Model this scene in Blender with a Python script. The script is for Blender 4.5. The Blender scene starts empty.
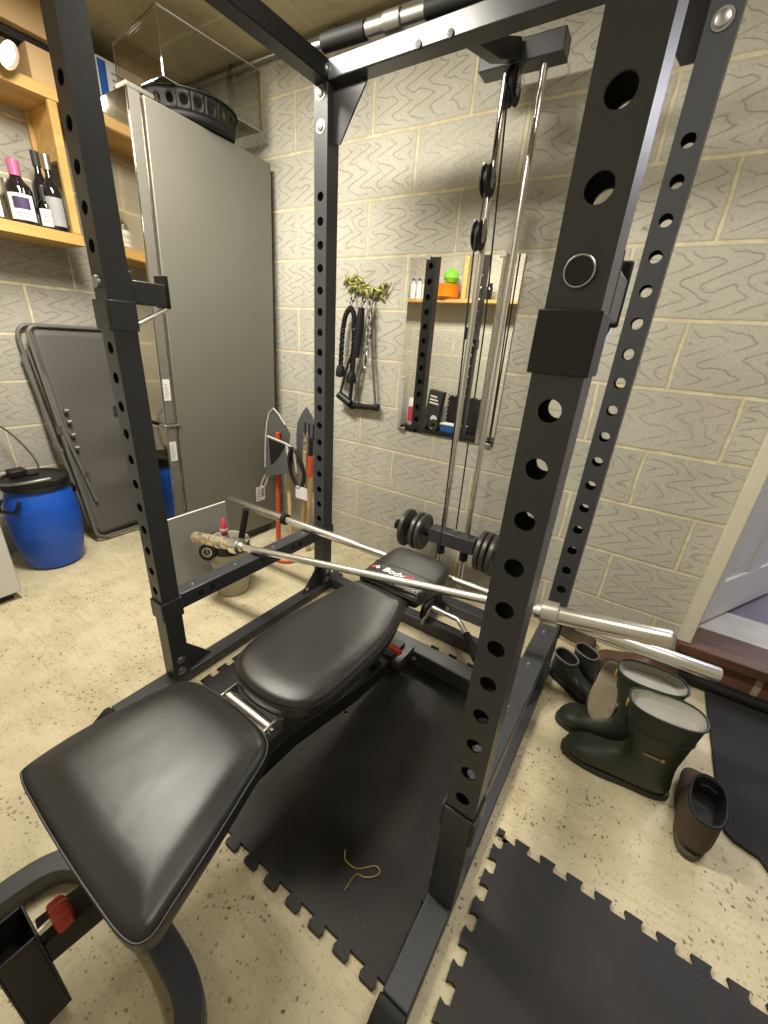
import bpy, bmesh, math, random
from mathutils import Vector, Matrix
random.seed(7)
PI = math.pi
S = bpy.context.scene
COL = S.collection

# ------------------------------------------------------------------ helpers
PSI = -0.02396
CU, SU = math.cos(PSI), math.sin(PSI)
OX, OY = 0.10858, -1.2702
def R2W(u, v, z=0.0):
    return Vector((OX + u*CU - v*SU, OY + u*SU + v*CU, z))

OFF = {}            # root name -> (base in its own frame)
def thing(name, label, cat, base=(0, 0, 0), group=None, rack=False):
    o = bpy.data.objects.new(name, None); COL.objects.link(o)
    o.empty_display_size = .05
    b = Vector(base)
    if rack:
        o.location = R2W(*b); o.rotation_euler = (0, 0, PSI)
    else:
        o.location = b
    o['label'] = label; o['category'] = cat
    if group: o['group'] = group
    OFF[o.name] = b
    return o

def tag(o, label, cat, group=None):
    o['label'] = label; o['category'] = cat
    if group: o['group'] = group
    return o

def newbase(o):
    r = o
    while r.parent: r = r.parent
    return OFF.get(r.name, Vector((0, 0, 0)))

def dup(root, loc=None, rotz=None, label=None, group=None, scale=None):
    r = root.copy(); COL.objects.link(r)
    if loc is not None: r.location = loc
    if rotz is not None: r.rotation_euler = (0, 0, rotz)
    if label: r['label'] = label
    if group: r['group'] = group
    if scale: r.scale = scale
    for ch in list(root.children):
        c = ch.copy(); COL.objects.link(c); c.parent = r
        for g in list(ch.children):
            d = g.copy(); COL.objects.link(d); d.parent = c
    OFF[r.name] = OFF.get(root.name, Vector((0, 0, 0)))
    return r

class MB:
    def __init__(s): s.v = []; s.f = []; s.sm = []
    def add(s, vs, fs, smooth=False, M=None):
        n = len(s.v)
        for q in vs:
            q = Vector(q)
            s.v.append(M @ q if M is not None else q)
        for f in fs:
            s.f.append([n+i for i in f]); s.sm.append(smooth)
        return s
    def box(s, lo, hi, M=None):
        x0, y0, z0 = lo; x1, y1, z1 = hi
        vs = [(x0,y0,z0),(x1,y0,z0),(x1,y1,z0),(x0,y1,z0),(x0,y0,z1),(x1,y0,z1),(x1,y1,z1),(x0,y1,z1)]
        fs = [(0,3,2,1),(4,5,6,7),(0,1,5,4),(1,2,6,5),(2,3,7,6),(3,0,4,7)]
        return s.add(vs, fs, False, M)
    def prism(s, poly, z0, z1, M=None, smooth=False):
        n = len(poly)
        vs = [(x, y, z0) for x, y in poly] + [(x, y, z1) for x, y in poly]
        fs = [list(range(n))[::-1], list(range(n, 2*n))]
        s.add(vs, fs, False, M)
        k = len(s.v) - 2*n
        for i in range(n):
            j = (i+1) % n
            s.f.append([k+i, k+j, k+n+j, k+n+i]); s.sm.append(smooth)
        return s
    def tube(s, path, r, n=10, caps=True, closed=False, M=None):
        P = [Vector(q) for q in path]; m = len(P)
        rr = r if isinstance(r, (list, tuple)) else [r]*m
        vs = []; up = None
        for i in range(m):
            if closed: t = P[(i+1) % m] - P[i-1]
            else: t = P[min(i+1, m-1)] - P[max(i-1, 0)]
            if t.length < 1e-9: t = Vector((0, 0, 1))
            t.normalize()
            if up is None:
                up = t.orthogonal().normalized()
            else:
                up = up - t*up.dot(t)
                up = t.orthogonal().normalized() if up.length < 1e-6 else up.normalized()
            b = t.cross(up)
            for k in range(n):
                a = 2*PI*k/n
                vs.append(P[i] + (up*math.cos(a) + b*math.sin(a))*rr[i])
        fs = []
        for i in range(m if closed else m-1):
            j = (i+1) % m
            for k in range(n):
                l = (k+1) % n
                fs.append((i*n+k, i*n+l, j*n+l, j*n+k))
        s.add(vs, fs, True, M)
        if caps and not closed:
            k = len(s.v) - m*n
            s.f.append([k+i for i in range(n)][::-1]); s.sm.append(False)
            s.f.append([k+(m-1)*n+i for i in range(n)]); s.sm.append(False)
        return s
    def cyl(s, a, b, r, n=20, r2=None, M=None):
        return s.tube([a, b], [r, r if r2 is None else r2], n, True, False, M)
    def lathe(s, prof, c=(0, 0, 0), n=28, axis='z', M=None, a0=0, a1=2*PI):
        full = abs(a1-a0-2*PI) < 1e-6
        m = len(prof); N = n if full else n+1
        vs = []
        for k in range(N):
            a = a0 + (a1-a0)*k/n
            for r, h in prof:
                x, y = r*math.cos(a), r*math.sin(a)
                if axis == 'z': q = (c[0]+x, c[1]+y, c[2]+h)
                elif axis == 'x': q = (c[0]+h, c[1]+x, c[2]+y)
                else: q = (c[0]+y, c[1]+h, c[2]+x)
                vs.append(q)
        fs = []
        for k in range(n):
            l = (k+1) % N
            for i in range(m-1):
                fs.append((k*m+i, l*m+i, l*m+i+1, k*m+i+1))
        return s.add(vs, fs, True, M)
    def loft(s, rings, caps=(True, True), M=None):
        n = len(rings[0]); vs = [q for r in rings for q in r]; fs = []
        for i in range(len(rings)-1):
            for k in range(n):
                l = (k+1) % n
                fs.append((i*n+k, i*n+l, (i+1)*n+l, (i+1)*n+k))
        s.add(vs, fs, True, M)
        k = len(s.v) - len(vs)
        if caps[0]: s.f.append([k+i for i in range(n)][::-1]); s.sm.append(True)
        if caps[1]: s.f.append([k+(len(rings)-1)*n+i for i in range(n)]); s.sm.append(True)
        return s
    def rsweep(s, path, w, h, M=None):
        """rectangular bar along a horizontal-ish path, w across, h vertical"""
        P = [Vector(q) for q in path]; m = len(P); rings = []
        for i in range(m):
            t = P[min(i+1, m-1)] - P[max(i-1, 0)]; t.normalize()
            side = Vector((0, 0, 1)).cross(t).normalized(); up = t.cross(side)
            rings.append([P[i]+side*a*w/2+up*b*h/2 for a, b in ((-1,-1),(1,-1),(1,1),(-1,1))])
        vs = [q for r in rings for q in r]; fs = []
        for i in range(m-1):
            for k in range(4):
                l = (k+1) % 4
                fs.append((i*4+k, i*4+l, (i+1)*4+l, (i+1)*4+k))
        fs += [(3,2,1,0), tuple((m-1)*4+k for k in range(4))]
        return s.add(vs, fs, False, M)
    def build(s, name, mat, parent=None, bevel=0, base=None, subsurf=0, fix=True):
        b = newbase(parent) if parent is not None else Vector(base or (0, 0, 0))
        me = bpy.data.meshes.new(name)
        me.from_pydata([tuple(q-b) for q in s.v], [], s.f)
        for p, sm in zip(me.polygons, s.sm): p.use_smooth = sm
        if fix:
            bm = bmesh.new(); bm.from_mesh(me)
            bmesh.ops.recalc_face_normals(bm, faces=bm.faces)
            bm.to_mesh(me); bm.free()
        me.set_sharp_from_angle(angle=math.radians(38))
        o = bpy.data.objects.new(name, me); COL.objects.link(o)
        if isinstance(mat, (list, tuple)):
            for m_ in mat: me.materials.append(m_)
        else: me.materials.append(mat)
        if parent is not None: o.parent = parent
        else: o.location = b; OFF[o.name] = b
        if bevel:
            md = o.modifiers.new('bevel', 'BEVEL'); md.width = bevel; md.segments = 2
            md.limit_method = 'ANGLE'; md.angle_limit = math.radians(40)
        if subsurf:
            md = o.modifiers.new('sub', 'SUBSURF'); md.levels = subsurf; md.render_levels = subsurf
        return o

def rot_to(a, b):
    """matrix whose local z runs from a to b"""
    a, b = Vector(a), Vector(b)
    q = (b-a).to_track_quat('Z', 'Y')
    return Matrix.Translation(a) @ q.to_matrix().to_4x4()

def text_mesh(name, txt, size, mat, parent, M, shear=0.0, extrude=0.0006, bold=0.0):
    cu = bpy.data.curves.new(name, 'FONT'); cu.body = txt; cu.size = size
    cu.extrude = extrude; cu.shear = shear; cu.offset = bold; cu.align_x = 'CENTER'; cu.align_y = 'CENTER'
    cu.resolution_u = 3
    t = bpy.data.objects.new('tmp', cu); COL.objects.link(t)
    dg = bpy.context.evaluated_depsgraph_get()
    me = bpy.data.meshes.new_from_object(t.evaluated_get(dg))
    bpy.data.objects.remove(t)
    b = newbase(parent)
    me.transform(Matrix.Translation(-b) @ M)
    me.materials.clear(); me.materials.append(mat)
    o = bpy.data.objects.new(name, me); COL.objects.link(o); o.parent = parent
    return o

# ------------------------------------------------------------------ materials
class NT:
    def __init__(s, m):
        s.t = m.node_tree; s.n = s.t.nodes; s.l = s.t.links
    def _in(s, sock, v):
        if hasattr(v, 'links') or isinstance(v, bpy.types.NodeSocket): s.l.new(v, sock)
        else: sock.default_value = v
    def m(s, op, a, b=0.0, c=0.0):
        n = s.n.new('ShaderNodeMath'); n.operation = op
        s._in(n.inputs[0], a); s._in(n.inputs[1], b); s._in(n.inputs[2], c)
        return n.outputs[0]
    def noise(s, vec, scale, detail=3, rough=.55, out='Fac', dist=0):
        n = s.n.new('ShaderNodeTexNoise'); n.inputs['Scale'].default_value = scale
        n.inputs['Detail'].default_value = detail; n.inputs['Roughness'].default_value = rough
        n.inputs['Distortion'].default_value = dist
        if vec is not None: s.l.new(vec, n.inputs['Vector'])
        return n.outputs[out]
    def ss(s, v, e0, e1):
        n = s.n.new('ShaderNodeMapRange'); n.interpolation_type = 'SMOOTHSTEP'
        s._in(n.inputs[0], v); n.inputs[1].default_value = e0; n.inputs[2].default_value = e1
        return n.outputs[0]
    def mix(s, f, a, b, mode='MIX'):
        n = s.n.new('ShaderNodeMix'); n.data_type = 'RGBA'; n.blend_type = mode
        s._in(n.inputs[0], f)
        for k, v in ((6, a), (7, b)):
            if isinstance(v, (tuple, list)): n.inputs[k].default_value = (*v[:3], 1)
            else: s.l.new(v, n.inputs[k])
        return n.outputs[2]
    def vec(s, x, y, z):
        n = s.n.new('ShaderNodeCombineXYZ')
        for i, v in enumerate((x, y, z)): s._in(n.inputs[i], v)
        return n.outputs[0]
    def bump(s, h, strength, dist=.01):
        n = s.n.new('ShaderNodeBump'); n.inputs['Strength'].default_value = strength
        n.inputs['Distance'].default_value = dist; s.l.new(h, n.inputs['Height'])
        return n.outputs[0]

def base_mat(name):
    m = bpy.data.materials.new(name); m.use_nodes = True
    b = m.node_tree.nodes['Principled BSDF']
    return m, NT(m), b

def mat(name, col, rough=.5, metal=0.0, var=.12, scale=30, bump=.0, bscale=200, spec=.5, coat=0, emit=0, rvar=.0):
    m, t, b = base_mat(name)
    tc = t.n.new('ShaderNodeTexCoord').outputs['Object']
    n = t.noise(tc, scale, 4)
    f = t.m('MULTIPLY_ADD', n, 2*var, 1-var)
    c = t.n.new('ShaderNodeRGB'); c.outputs[0].default_value = (*col, 1)
    sc = t.n.new('ShaderNodeVectorMath'); sc.operation = 'SCALE'
    t.l.new(c.outputs[0], sc.inputs[0]); t.l.new(f, sc.inputs['Scale'])
    t.l.new(sc.outputs[0], b.inputs['Base Color'])
    b.inputs['Roughness'].default_value = rough; b.inputs['Metallic'].default_value = metal
    b.inputs['Specular IOR Level'].default_value = spec
    b.inputs['Coat Weight'].default_value = coat
    if rvar:
        r = t.m('MULTIPLY_ADD', t.noise(tc, 12, 5), 2*rvar, rough-rvar); t.l.new(r, b.inputs['Roughness'])
    if bump:
        t.l.new(t.bump(t.noise(tc, bscale, 4), bump, .003), b.inputs['Normal'])
    if emit:
        b.inputs['Emission Color'].default_value = (*col, 1); b.inputs['Emission Strength'].default_value = emit
    return m

def block_wall_mat(name, axis, grey=1.0):
    m, t, b = base_mat(name)
    pos = t.n.new('ShaderNodeNewGeometry').outputs['Position']
    sp = t.n.new('ShaderNodeSeparateXYZ'); t.l.new(pos, sp.inputs[0])
    x, z = sp.outputs[axis], sp.outputs[2]
    wob = t.noise(pos, 2.2, 2)
    wob2 = t.noise(pos, 28, 3)
    x = t.m('ADD', x, t.m('MULTIPLY_ADD', wob, .03, -.015))
    z = t.m('ADD', z, t.m('MULTIPLY_ADD', t.noise(pos, 3.1, 2), .014, -.007))
    zz = t.m('DIVIDE', t.m('SUBTRACT', z, .005), .225)
    r = t.m('FLOOR', zz); fz = t.m('MULTIPLY', t.m('FRACT', zz), .225)
    par = t.m('FLOORED_MODULO', r, 2.0)
    off = t.m('MULTIPLY_ADD', par, -.225, .225)
    xx = t.m('DIVIDE', t.m('ADD', x, off), .45)
    c = t.m('FLOOR', xx); fx = t.m('MULTIPLY', t.m('FRACT', xx), .45)
    dx = t.m('MINIMUM', fx, t.m('SUBTRACT', .45, fx))
    dz = t.m('MINIMUM', fz, t.m('SUBTRACT', .225, fz))
    d = t.m('ADD', t.m('MINIMUM', dx, dz), t.m('MULTIPLY_ADD', wob2, .008, -.004))
    joint = t.m('SUBTRACT', 1.0, t.ss(d, .0035, .0075))
    rim = t.m('SUBTRACT', 1.0, t.ss(d, .007, .016))
    wn = t.n.new('ShaderNodeTexWhiteNoise'); wn.noise_dimensions = '2D'
    t.l.new(t.vec(r, c, 0.0), wn.inputs['Vector'])
    rnd = wn.outputs['Value']
    spc = t.n.new('ShaderNodeSeparateColor'); t.l.new(wn.outputs['Color'], spc.inputs[0])
    r2, r3 = spc.outputs[0], spc.outputs[1]
    # combed zig-zag scoring, a different run on every block
    P = t.m('MULTIPLY_ADD', r2, .035, .075)
    w3 = t.noise(t.vec(t.m('ADD', x, t.m('MULTIPLY', rnd, 9.0)), 0.0, z), 7.0, 2)
    ph = t.m('ADD', t.m('DIVIDE', fz, P), t.m('ADD', t.m('MULTIPLY', rnd, 3.0), t.m('MULTIPLY', w3, .8)))
    tri = t.m('ABSOLUTE', t.m('SUBTRACT', t.m('MULTIPLY', t.m('FRACT', ph), 2.0), 1.0))
    tri = t.m('ADD', t.m('MULTIPLY', t.ss(tri, 0, 1), .5), t.m('MULTIPLY', tri, .5))
    q = t.m('ADD', t.m('ADD', fx, t.m('MULTIPLY', tri, .10)), t.m('MULTIPLY_ADD', w3, .16, -.08))
    ln = None
    SP = .078
    fr = t.m('ABSOLUTE', t.m('SUBTRACT', t.m('FRACT', t.m('DIVIDE', q, SP)), .5))
    l1 = t.m('SUBTRACT', 1.0, t.ss(fr, .008, .030))
    fr2 = t.m('ABSOLUTE', t.m('SUBTRACT', fr, .075))
    l2 = t.m('MULTIPLY', t.m('SUBTRACT', 1.0, t.ss(fr2, .006, .022)), .45)
    ln = t.m('MAXIMUM', l1, l2)
    brk = t.ss(t.noise(pos, 9, 3), .32, .46)
    ln = t.m('MULTIPLY', ln, brk)
    ln = t.m('MULTIPLY', ln, t.ss(r3, .0, .06))
    ln = t.m('MULTIPLY', ln, t.ss(d, .012, .03))
    big = t.noise(pos, 3.2, 4); fine = t.noise(pos, 90, 4)
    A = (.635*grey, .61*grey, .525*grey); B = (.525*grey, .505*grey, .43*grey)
    col = t.mix(t.ss(big, .3, .7), A, B)
    col = t.mix(t.m('MULTIPLY', rnd, .35), col, (.44*grey, .43*grey, .38*grey))
    col = t.mix(t.m('MULTIPLY', t.ss(fine, .45, .7), .25), col, (.24, .22, .17))
    col = t.mix(t.m('MULTIPLY', ln, .64), col, (.14, .13, .105))
    col = t.mix(t.m('MULTIPLY', rim, .22), col, (.36, .29, .16))
    mort = t.mix(t.ss(t.noise(pos, 14, 3), .35, .65), (.72, .66, .49), (.60, .53, .36))
    col = t.mix(joint, col, mort)
    t.l.new(col, b.inputs['Base Color'])
    b.inputs['Roughness'].default_value = .85
    b.inputs['Specular IOR Level'].default_value = .25
    h = t.m('ADD', t.m('MULTIPLY', ln, -.6), t.m('MULTIPLY', t.noise(pos, 60, 5), .5))
    h = t.m('ADD', h, t.m('MULTIPLY', joint, -.8))
    t.l.new(t.bump(h, .55, .004), b.inputs['Normal'])
    return m

def floor_mat():
    m, t, b = base_mat('concrete_floor')
    pos = t.n.new('ShaderNodeNewGeometry').outputs['Position']
    big = t.noise(pos, 2.3, 5); mid = t.noise(pos, 9, 5)
    col = t.mix(t.ss(mid, .3, .7), (.64, .565, .385), (.54, .47, .31))
    col = t.mix(t.ss(big, .48, .72), col, (.49, .43, .29))
    # pits and aggregate
    mp = t.n.new('ShaderNodeMapping'); mp.inputs['Scale'].default_value = (1, 1.0, 1); t.l.new(pos, mp.inputs[0])
    wv = t.n.new('ShaderNodeVectorMath'); wv.operation = 'ADD'
    t.l.new(mp.outputs[0], wv.inputs[0])
    sc = t.n.new('ShaderNodeVectorMath'); sc.operation = 'SCALE'; sc.inputs['Scale'].default_value = .02
    t.l.new(t.noise(pos, 40, 3, out='Color'), sc.inputs[0]); t.l.new(sc.outputs[0], wv.inputs[1])
    vo = t.n.new('ShaderNodeTexVoronoi'); vo.inputs['Scale'].default_value = 92; t.l.new(wv.outputs[0], vo.inputs['Vector'])
    vs = t.n.new('ShaderNodeSeparateColor'); t.l.new(vo.outputs['Color'], vs.inputs[0])
    rad = t.m('MULTIPLY', t.ss(vs.outputs[0], .40, 1.0), .43)
    dens = t.ss(t.noise(pos, 4.5, 4), .28, .60)
    pit = t.m('MULTIPLY', t.m('LESS_THAN', vo.outputs['Distance'], t.m('MULTIPLY', rad, dens)), 1.0)
    pit = t.m('MULTIPLY', pit, t.m('MULTIPLY_ADD', vs.outputs[1], .5, .45))
    col = t.mix(pit, col, (.14, .10, .055))
    fs = t.ss(t.noise(pos, 110, 3), .56, .68)
    col = t.mix(t.m('MULTIPLY', fs, .45), col, (.27, .21, .12))
    ms = t.n.new('ShaderNodeMapping'); ms.inputs['Scale'].default_value = (4, 26, 1); ms.inputs['Rotation'].default_value = (0, 0, .5); t.l.new(pos, ms.inputs[0])
    stk = t.ss(t.noise(ms.outputs[0], 1.6, 5, .65), .50, .68)
    col = t.mix(t.m('MULTIPLY', stk, .38), col, (.40, .325, .19))
    st = t.ss(t.noise(pos, 4.2, 4, dist=.6), .60, .78)
    col = t.mix(t.m('MULTIPLY', st, .6), col, (.36, .26, .10))
    t.l.new(col, b.inputs['Base Color'])
    b.inputs['Roughness'].default_value = .62
    b.inputs['Specular IOR Level'].default_value = .35
    h = t.m('SUBTRACT', t.m('MULTIPLY', mid, .5), pit)
    t.l.new(t.bump(h, .4, .004), b.inputs['Normal'])
    return m

def ceiling_mat():
    m, t, b = base_mat('ceiling_board')
    pos = t.n.new('ShaderNodeNewGeometry').outputs['Position']
    sp = t.n.new('ShaderNodeSeparateXYZ'); t.l.new(pos, sp.inputs[0])
    n = t.noise(pos, 1.6, 5); n2 = t.noise(pos, 12, 4)
    col = t.mix(t.ss(n, .3, .7), (.52, .46, .31), (.42, .365, .23))
    col = t.mix(t.m('MULTIPLY', t.ss(n2, .5, .75), .4), col, (.20, .15, .075))
    a = t.m('ABSOLUTE', t.m('ADD', sp.outputs[1], .27)); a = t.m('ADD', a, t.m('MULTIPLY_ADD', n2, .012, -.006))
    seam = t.m('SUBTRACT', 1.0, t.ss(a, .002, .008))
    fx = t.m('ABSOLUTE', t.m('SUBTRACT', t.m('FRACT', t.m('DIVIDE', t.m('ADD', sp.outputs[0], .9), 1.22)), .5))
    seam = t.m('MAXIMUM', seam, t.m('MULTIPLY', t.m('SUBTRACT', 1.0, t.ss(fx, .001, .005)), .6))
    col = t.mix(t.m('MULTIPLY', seam, .6), col, (.66, .60, .45))
    t.l.new(col, b.inputs['Base Color']); b.inputs['Roughness'].default_value = .8
    return m

def brick_mat():
    m, t, b = base_mat('red_brick_step')
    pos = t.n.new('ShaderNodeNewGeometry').outputs['Position']
    sp = t.n.new('ShaderNodeSeparateXYZ'); t.l.new(pos, sp.inputs[0])
    fx = t.m('FRACT', t.m('DIVIDE', t.m('ADD', sp.outputs[0], .08), .225))
    j = t.m('LESS_THAN', t.m('ADD', fx, t.m('MULTIPLY_ADD', t.noise(pos, 40, 3), .1, -.05)), .10)
    col = t.mix(t.noise(pos, 18, 4), (.20, .085, .05), (.10, .05, .035))
    col = t.mix(j, col, (.42, .36, .24))
    t.l.new(col, b.inputs['Base Color']); b.inputs['Roughness'].default_value = .85
    return m

def wood_mat(name, c1, c2, rough=.5, axis='Y', sc=14):
    m, t, b = base_mat(name)
    tc = t.n.new('ShaderNodeTexCoord').outputs['Object']
    mp = t.n.new('ShaderNodeMapping')
    mp.inputs['Scale'].default_value = {'X': (.12, 1, 1), 'Y': (1, .12, 1), 'Z': (1, 1, .12)}[axis]
    t.l.new(tc, mp.inputs[0])
    n = t.noise(mp.outputs[0], sc, 6, .6, dist=1.2)
    col = t.mix(t.ss(n, .35, .65), c1, c2)
    t.l.new(col, b.inputs['Base Color']); b.inputs['Roughness'].default_value = rough
    t.l.new(t.bump(n, .1, .002), b.inputs['Normal'])
    return m

def leather_mat():
    m, t, b = base_mat('black_leather')
    tc = t.n.new('ShaderNodeTexCoord').outputs['Object']
    n = t.noise(tc, 6, 3, .5, dist=.5); f = t.noise(tc, 420, 3)
    col = t.mix(n, (.010, .010, .010), (.022, .021, .020))
    t.l.new(col, b.inputs['Base Color'])
    t.l.new(t.m('MULTIPLY_ADD', n, .22, .26), b.inputs['Roughness'])
    h = t.m('ADD', t.m('MULTIPLY', n, 1.0), t.m('MULTIPLY', f, .06))
    t.l.new(t.bump(h, .22, .010), b.inputs['Normal'])
    b.inputs['Specular IOR Level'].default_value = .6
    return m

def foam_mat(name, bumpy):
    m, t, b = base_mat(name)
    pos = t.n.new('ShaderNodeTexCoord').outputs['Object']
    n = t.noise(pos, 6, 5)
    col = t.mix(t.ss(n, .35, .7), (.013, .012, .011), (.027, .025, .022))
    t.l.new(col, b.inputs['Base Color'])
    t.l.new(t.m('MULTIPLY_ADD', n, .25, .42), b.inputs['Roughness']); b.inputs['Specular IOR Level'].default_value = .38
    vo = t.n.new('ShaderNodeTexVoronoi'); vo.inputs['Scale'].default_value = 55 if bumpy else 110
    vo.inputs['Randomness'].default_value = 0.0
    mp = t.n.new('ShaderNodeMapping'); mp.inputs['Rotation'].default_value = (0, 0, PI/4); t.l.new(pos, mp.inputs[0])
    t.l.new(mp.outputs[0], vo.inputs['Vector'])
    patch = t.ss(t.noise(pos, 4.5, 2), .40, .56)
    h = t.m('MULTIPLY', t.ss(vo.outputs['Distance'], .5, .1), patch)
    t.l.new(t.bump(h, .28 if bumpy else .2, .004), b.inputs['Normal'])
    return m

def chrome_mat(name, col, rough, streak=.15, rust=0.0):
    m, t, b = base_mat(name)
    tc = t.n.new('ShaderNodeTexCoord').outputs['Object']
    n = t.noise(tc, 25, 5)
    c = t.mix(n, tuple(v*(1-streak*.5) for v in col), col)
    b.inputs['Metallic'].default_value = 1.0
    if rust:
        k = t.ss(t.noise(tc, 45, 5), .62-rust*.35, .72-rust*.2)
        c = t.mix(t.m('MULTIPLY', k, .8), c, (.24, .15, .06))
        t.l.new(t.m('SUBTRACT', 1.0, t.m('MULTIPLY', k, .85)), b.inputs['Metallic'])
        t.l.new(t.m('MULTIPLY_ADD', k, .4, rough), b.inputs['Roughness'])
    else:
        t.l.new(t.m('MULTIPLY_ADD', n, .06, rough-.02), b.inputs['Roughness'])
    t.l.new(c, b.inputs['Base Color'])
    return m

def acrylic_mat(name, tint=(.93, .94, .92), base=.05, edge=.55):
    m = bpy.data.materials.new(name); m.use_nodes = True
    t = NT(m); t.n.remove(t.n['Principled BSDF'])
    out = t.n['Material Output']
    tr = t.n.new('ShaderNodeBsdfTransparent'); tr.inputs[0].default_value = (*tint, 1)
    gl = t.n.new('ShaderNodeBsdfGlossy'); gl.inputs['Roughness'].default_value = .04
    lw = t.n.new('ShaderNodeLayerWeight'); lw.inputs[0].default_value = .35
    mx = t.n.new('ShaderNodeMixShader')
    t.l.new(t.m('MULTIPLY_ADD', lw.outputs['Fresnel'], edge, base), mx.inputs[0])
    t.l.new(tr.outputs[0], mx.inputs[1]); t.l.new(gl.outputs[0], mx.inputs[2])
    t.l.new(mx.outputs[0], out.inputs[0])
    return m

M = {}
M['rack'] = mat('charcoal_powder_coat', (.045, .047, .053), .38, 0, .08, 60, .05, 500)
M['beam'] = mat('satin_charcoal_powder_coat', (.030, .032, .036), .30, 0, .08, 60, .03, 500, spec=.6)
M['rackb'] = mat('black_powder_coat', (.013, .013, .014), .45, 0, .1, 60, .05, 500, spec=.4)
M['blackplastic'] = mat('black_plastic', (.010, .010, .011), .5, spec=.3)
M['rubber'] = mat('black_rubber', (.011, .011, .011), .6, spec=.3)
M['iron'] = mat('black_iron_plate', (.075, .070, .064), .34, .4, .25, 60, .3, 150)
M['bolt'] = chrome_mat('zinc_bolt', (.50, .50, .49), .38)
M['chrome'] = chrome_mat('chrome_bar', (.93, .92, .89), .30)
M['rod'] = chrome_mat('chrome_guide_rod', (.85, .84, .82), .22)
M['sleeve'] = chrome_mat('worn_sleeve', (.80, .77, .70), .32, .2)
M['rusty'] = chrome_mat('rusty_sleeve', (.82, .74, .58), .38, .2, .55)
M['leather'] = leather_mat()
M['piping'] = mat('black_vinyl_piping', (.012, .012, .012), .5)
M['red'] = mat('red_plastic', (.50, .045, .025), .35)
M['redp'] = mat('red_print', (.60, .05, .08), .5)
M['white'] = mat('white_print', (.85, .85, .85), .5, var=.04)
M['foam'] = foam_mat('black_foam', True)
M['foam2'] = foam_mat('black_foam_fine', False)
M['doormat'] = mat('black_doormat', (.016, .015, .015), .85, 0, .3, 40, .5, 260)
M['cable'] = mat('black_cable', (.012, .012, .012), .5)
M['wire'] = mat('brass_wire', (.45, .33, .14), .35, .8)
M['fridgeside'] = mat('grey_fridge_side', (.175, .170, .142), .42, .0, .08, 4, .05, 300)
M['steel'] = chrome_mat('polished_dark_steel', (.55, .51, .42), .07, .1)
M['steelrim'] = chrome_mat('satin_steel', (.70, .68, .62), .22)
M['gasket'] = mat('grey_gasket', (.16, .15, .13), .6)
M['mirror'] = chrome_mat('mirror_silver', (.80, .80, .77), .05, .0)
M['mirror'].node_tree.nodes['Principled BSDF'].inputs['Roughness'].default_value = 0.01
for l in list(M['mirror'].node_tree.links):
    if l.to_socket.name == 'Roughness': M['mirror'].node_tree.links.remove(l)
M['acrylic'] = acrylic_mat('clear_acrylic')
M['acryledge'] = acrylic_mat('clear_acrylic_edge', (.97, .97, .94), .50, .5)
M['pine'] = wood_mat('pine_shelf', (.62, .40, .14), (.50, .30, .09), .5, 'Y')
M['handlewood'] = wood_mat('ash_handle', (.58, .44, .24), (.42, .30, .15), .55, 'Z', 20)
M['darkwood'] = wood_mat('dark_sill_wood', (.13, .06, .035), (.075, .035, .022), .45, 'X')
M['card'] = mat('cardboard', (.56, .38, .19), .8, 0, .1, 8)
M['barrel'] = mat('blue_plastic', (.010, .085, .50), .38, 0, .06, 6, .03, 40)
M['vinyl'] = mat('grey_vinyl', (.105, .098, .092), .55, 0, .12, 5, .25, 9)
M['tubegrey'] = mat('grey_tube_paint', (.14, .135, .13), .38)
M['appliance'] = mat('white_appliance', (.62, .62, .60), .35, var=.03)
M['doorwhite'] = mat('white_door_paint', (.70, .70, .71), .4, var=.04, scale=6)
M['trimcream'] = mat('cream_gloss_paint', (.74, .70, .56), .35, var=.06, scale=10)
M['welly'] = mat('green_wellington_rubber', (.022, .033, .019), .48, 0, .25, 10, .15, 20)
M['wellysole'] = mat('dark_green_sole', (.030, .032, .022), .65, 0, .3, 20)
M['wellytrim'] = mat('green_rubber_band', (.016, .026, .015), .5)
M['lining'] = mat('grey_boot_lining', (.34, .33, .29), .9)
M['dirtysole'] = mat('dusty_rubber_sole', (.075, .06, .04), .75, 0, .35, 30)
M['shoebrown'] = mat('brown_suede', (.070, .048, .027), .85, 0, .35, 18, .5, 120)
M['tansole'] = mat('worn_tan_sole', (.36, .30, .21), .85, 0, .3, 24, .9, 60)
M['leatherbrown'] = mat('red_brown_leather', (.115, .055, .033), .5, 0, .3, 14)
M['darkboot'] = mat('dark_green_rubber', (.014, .020, .014), .4, 0, .2, 12)
M['black_in'] = mat('black_inside', (.006, .006, .006), .7)
M['tool'] = mat('worn_grey_blade', (.15, .155, .155), .45, .35, .3, 18, .2, 60)
M['toolw'] = mat('worn_white_edge', (.52, .50, .46), .7, 0, .3, 60)
M['redshaft'] = mat('red_fibreglass', (.60, .085, .035), .4)
M['hook'] = mat('antiqued_brass', (.24, .23, .07), .45, .5, .55, 80, .4, 120)
M['galv'] = chrome_mat('galvanised', (.40, .40, .38), .42)
M['silver'] = chrome_mat('bright_silver', (.92, .92, .90), .35)
M['sheet'] = mat('grey_sheet', (.30, .30, .285), .5, .1, .06, 5)
M['bucket'] = mat('white_plastic_dirty', (.50, .47, .38), .5, 0, .15, 9)
M['paper'] = mat('white_paper', (.80, .80, .78), .7, var=.05)
M['ink'] = mat('black_ink', (.03, .03, .035), .6)
M['inkviolet'] = mat('violet_ink', (.05, .03, .09), .6)
M['greyprint'] = mat('grey_print', (.30, .30, .31), .6)
M['bluep'] = mat('blue_print', (.02, .12, .45), .5)
M['glassdark'] = mat('dark_bottle_glass', (.012, .010, .012), .06, 0, .2, 10, spec=.8)
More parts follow.
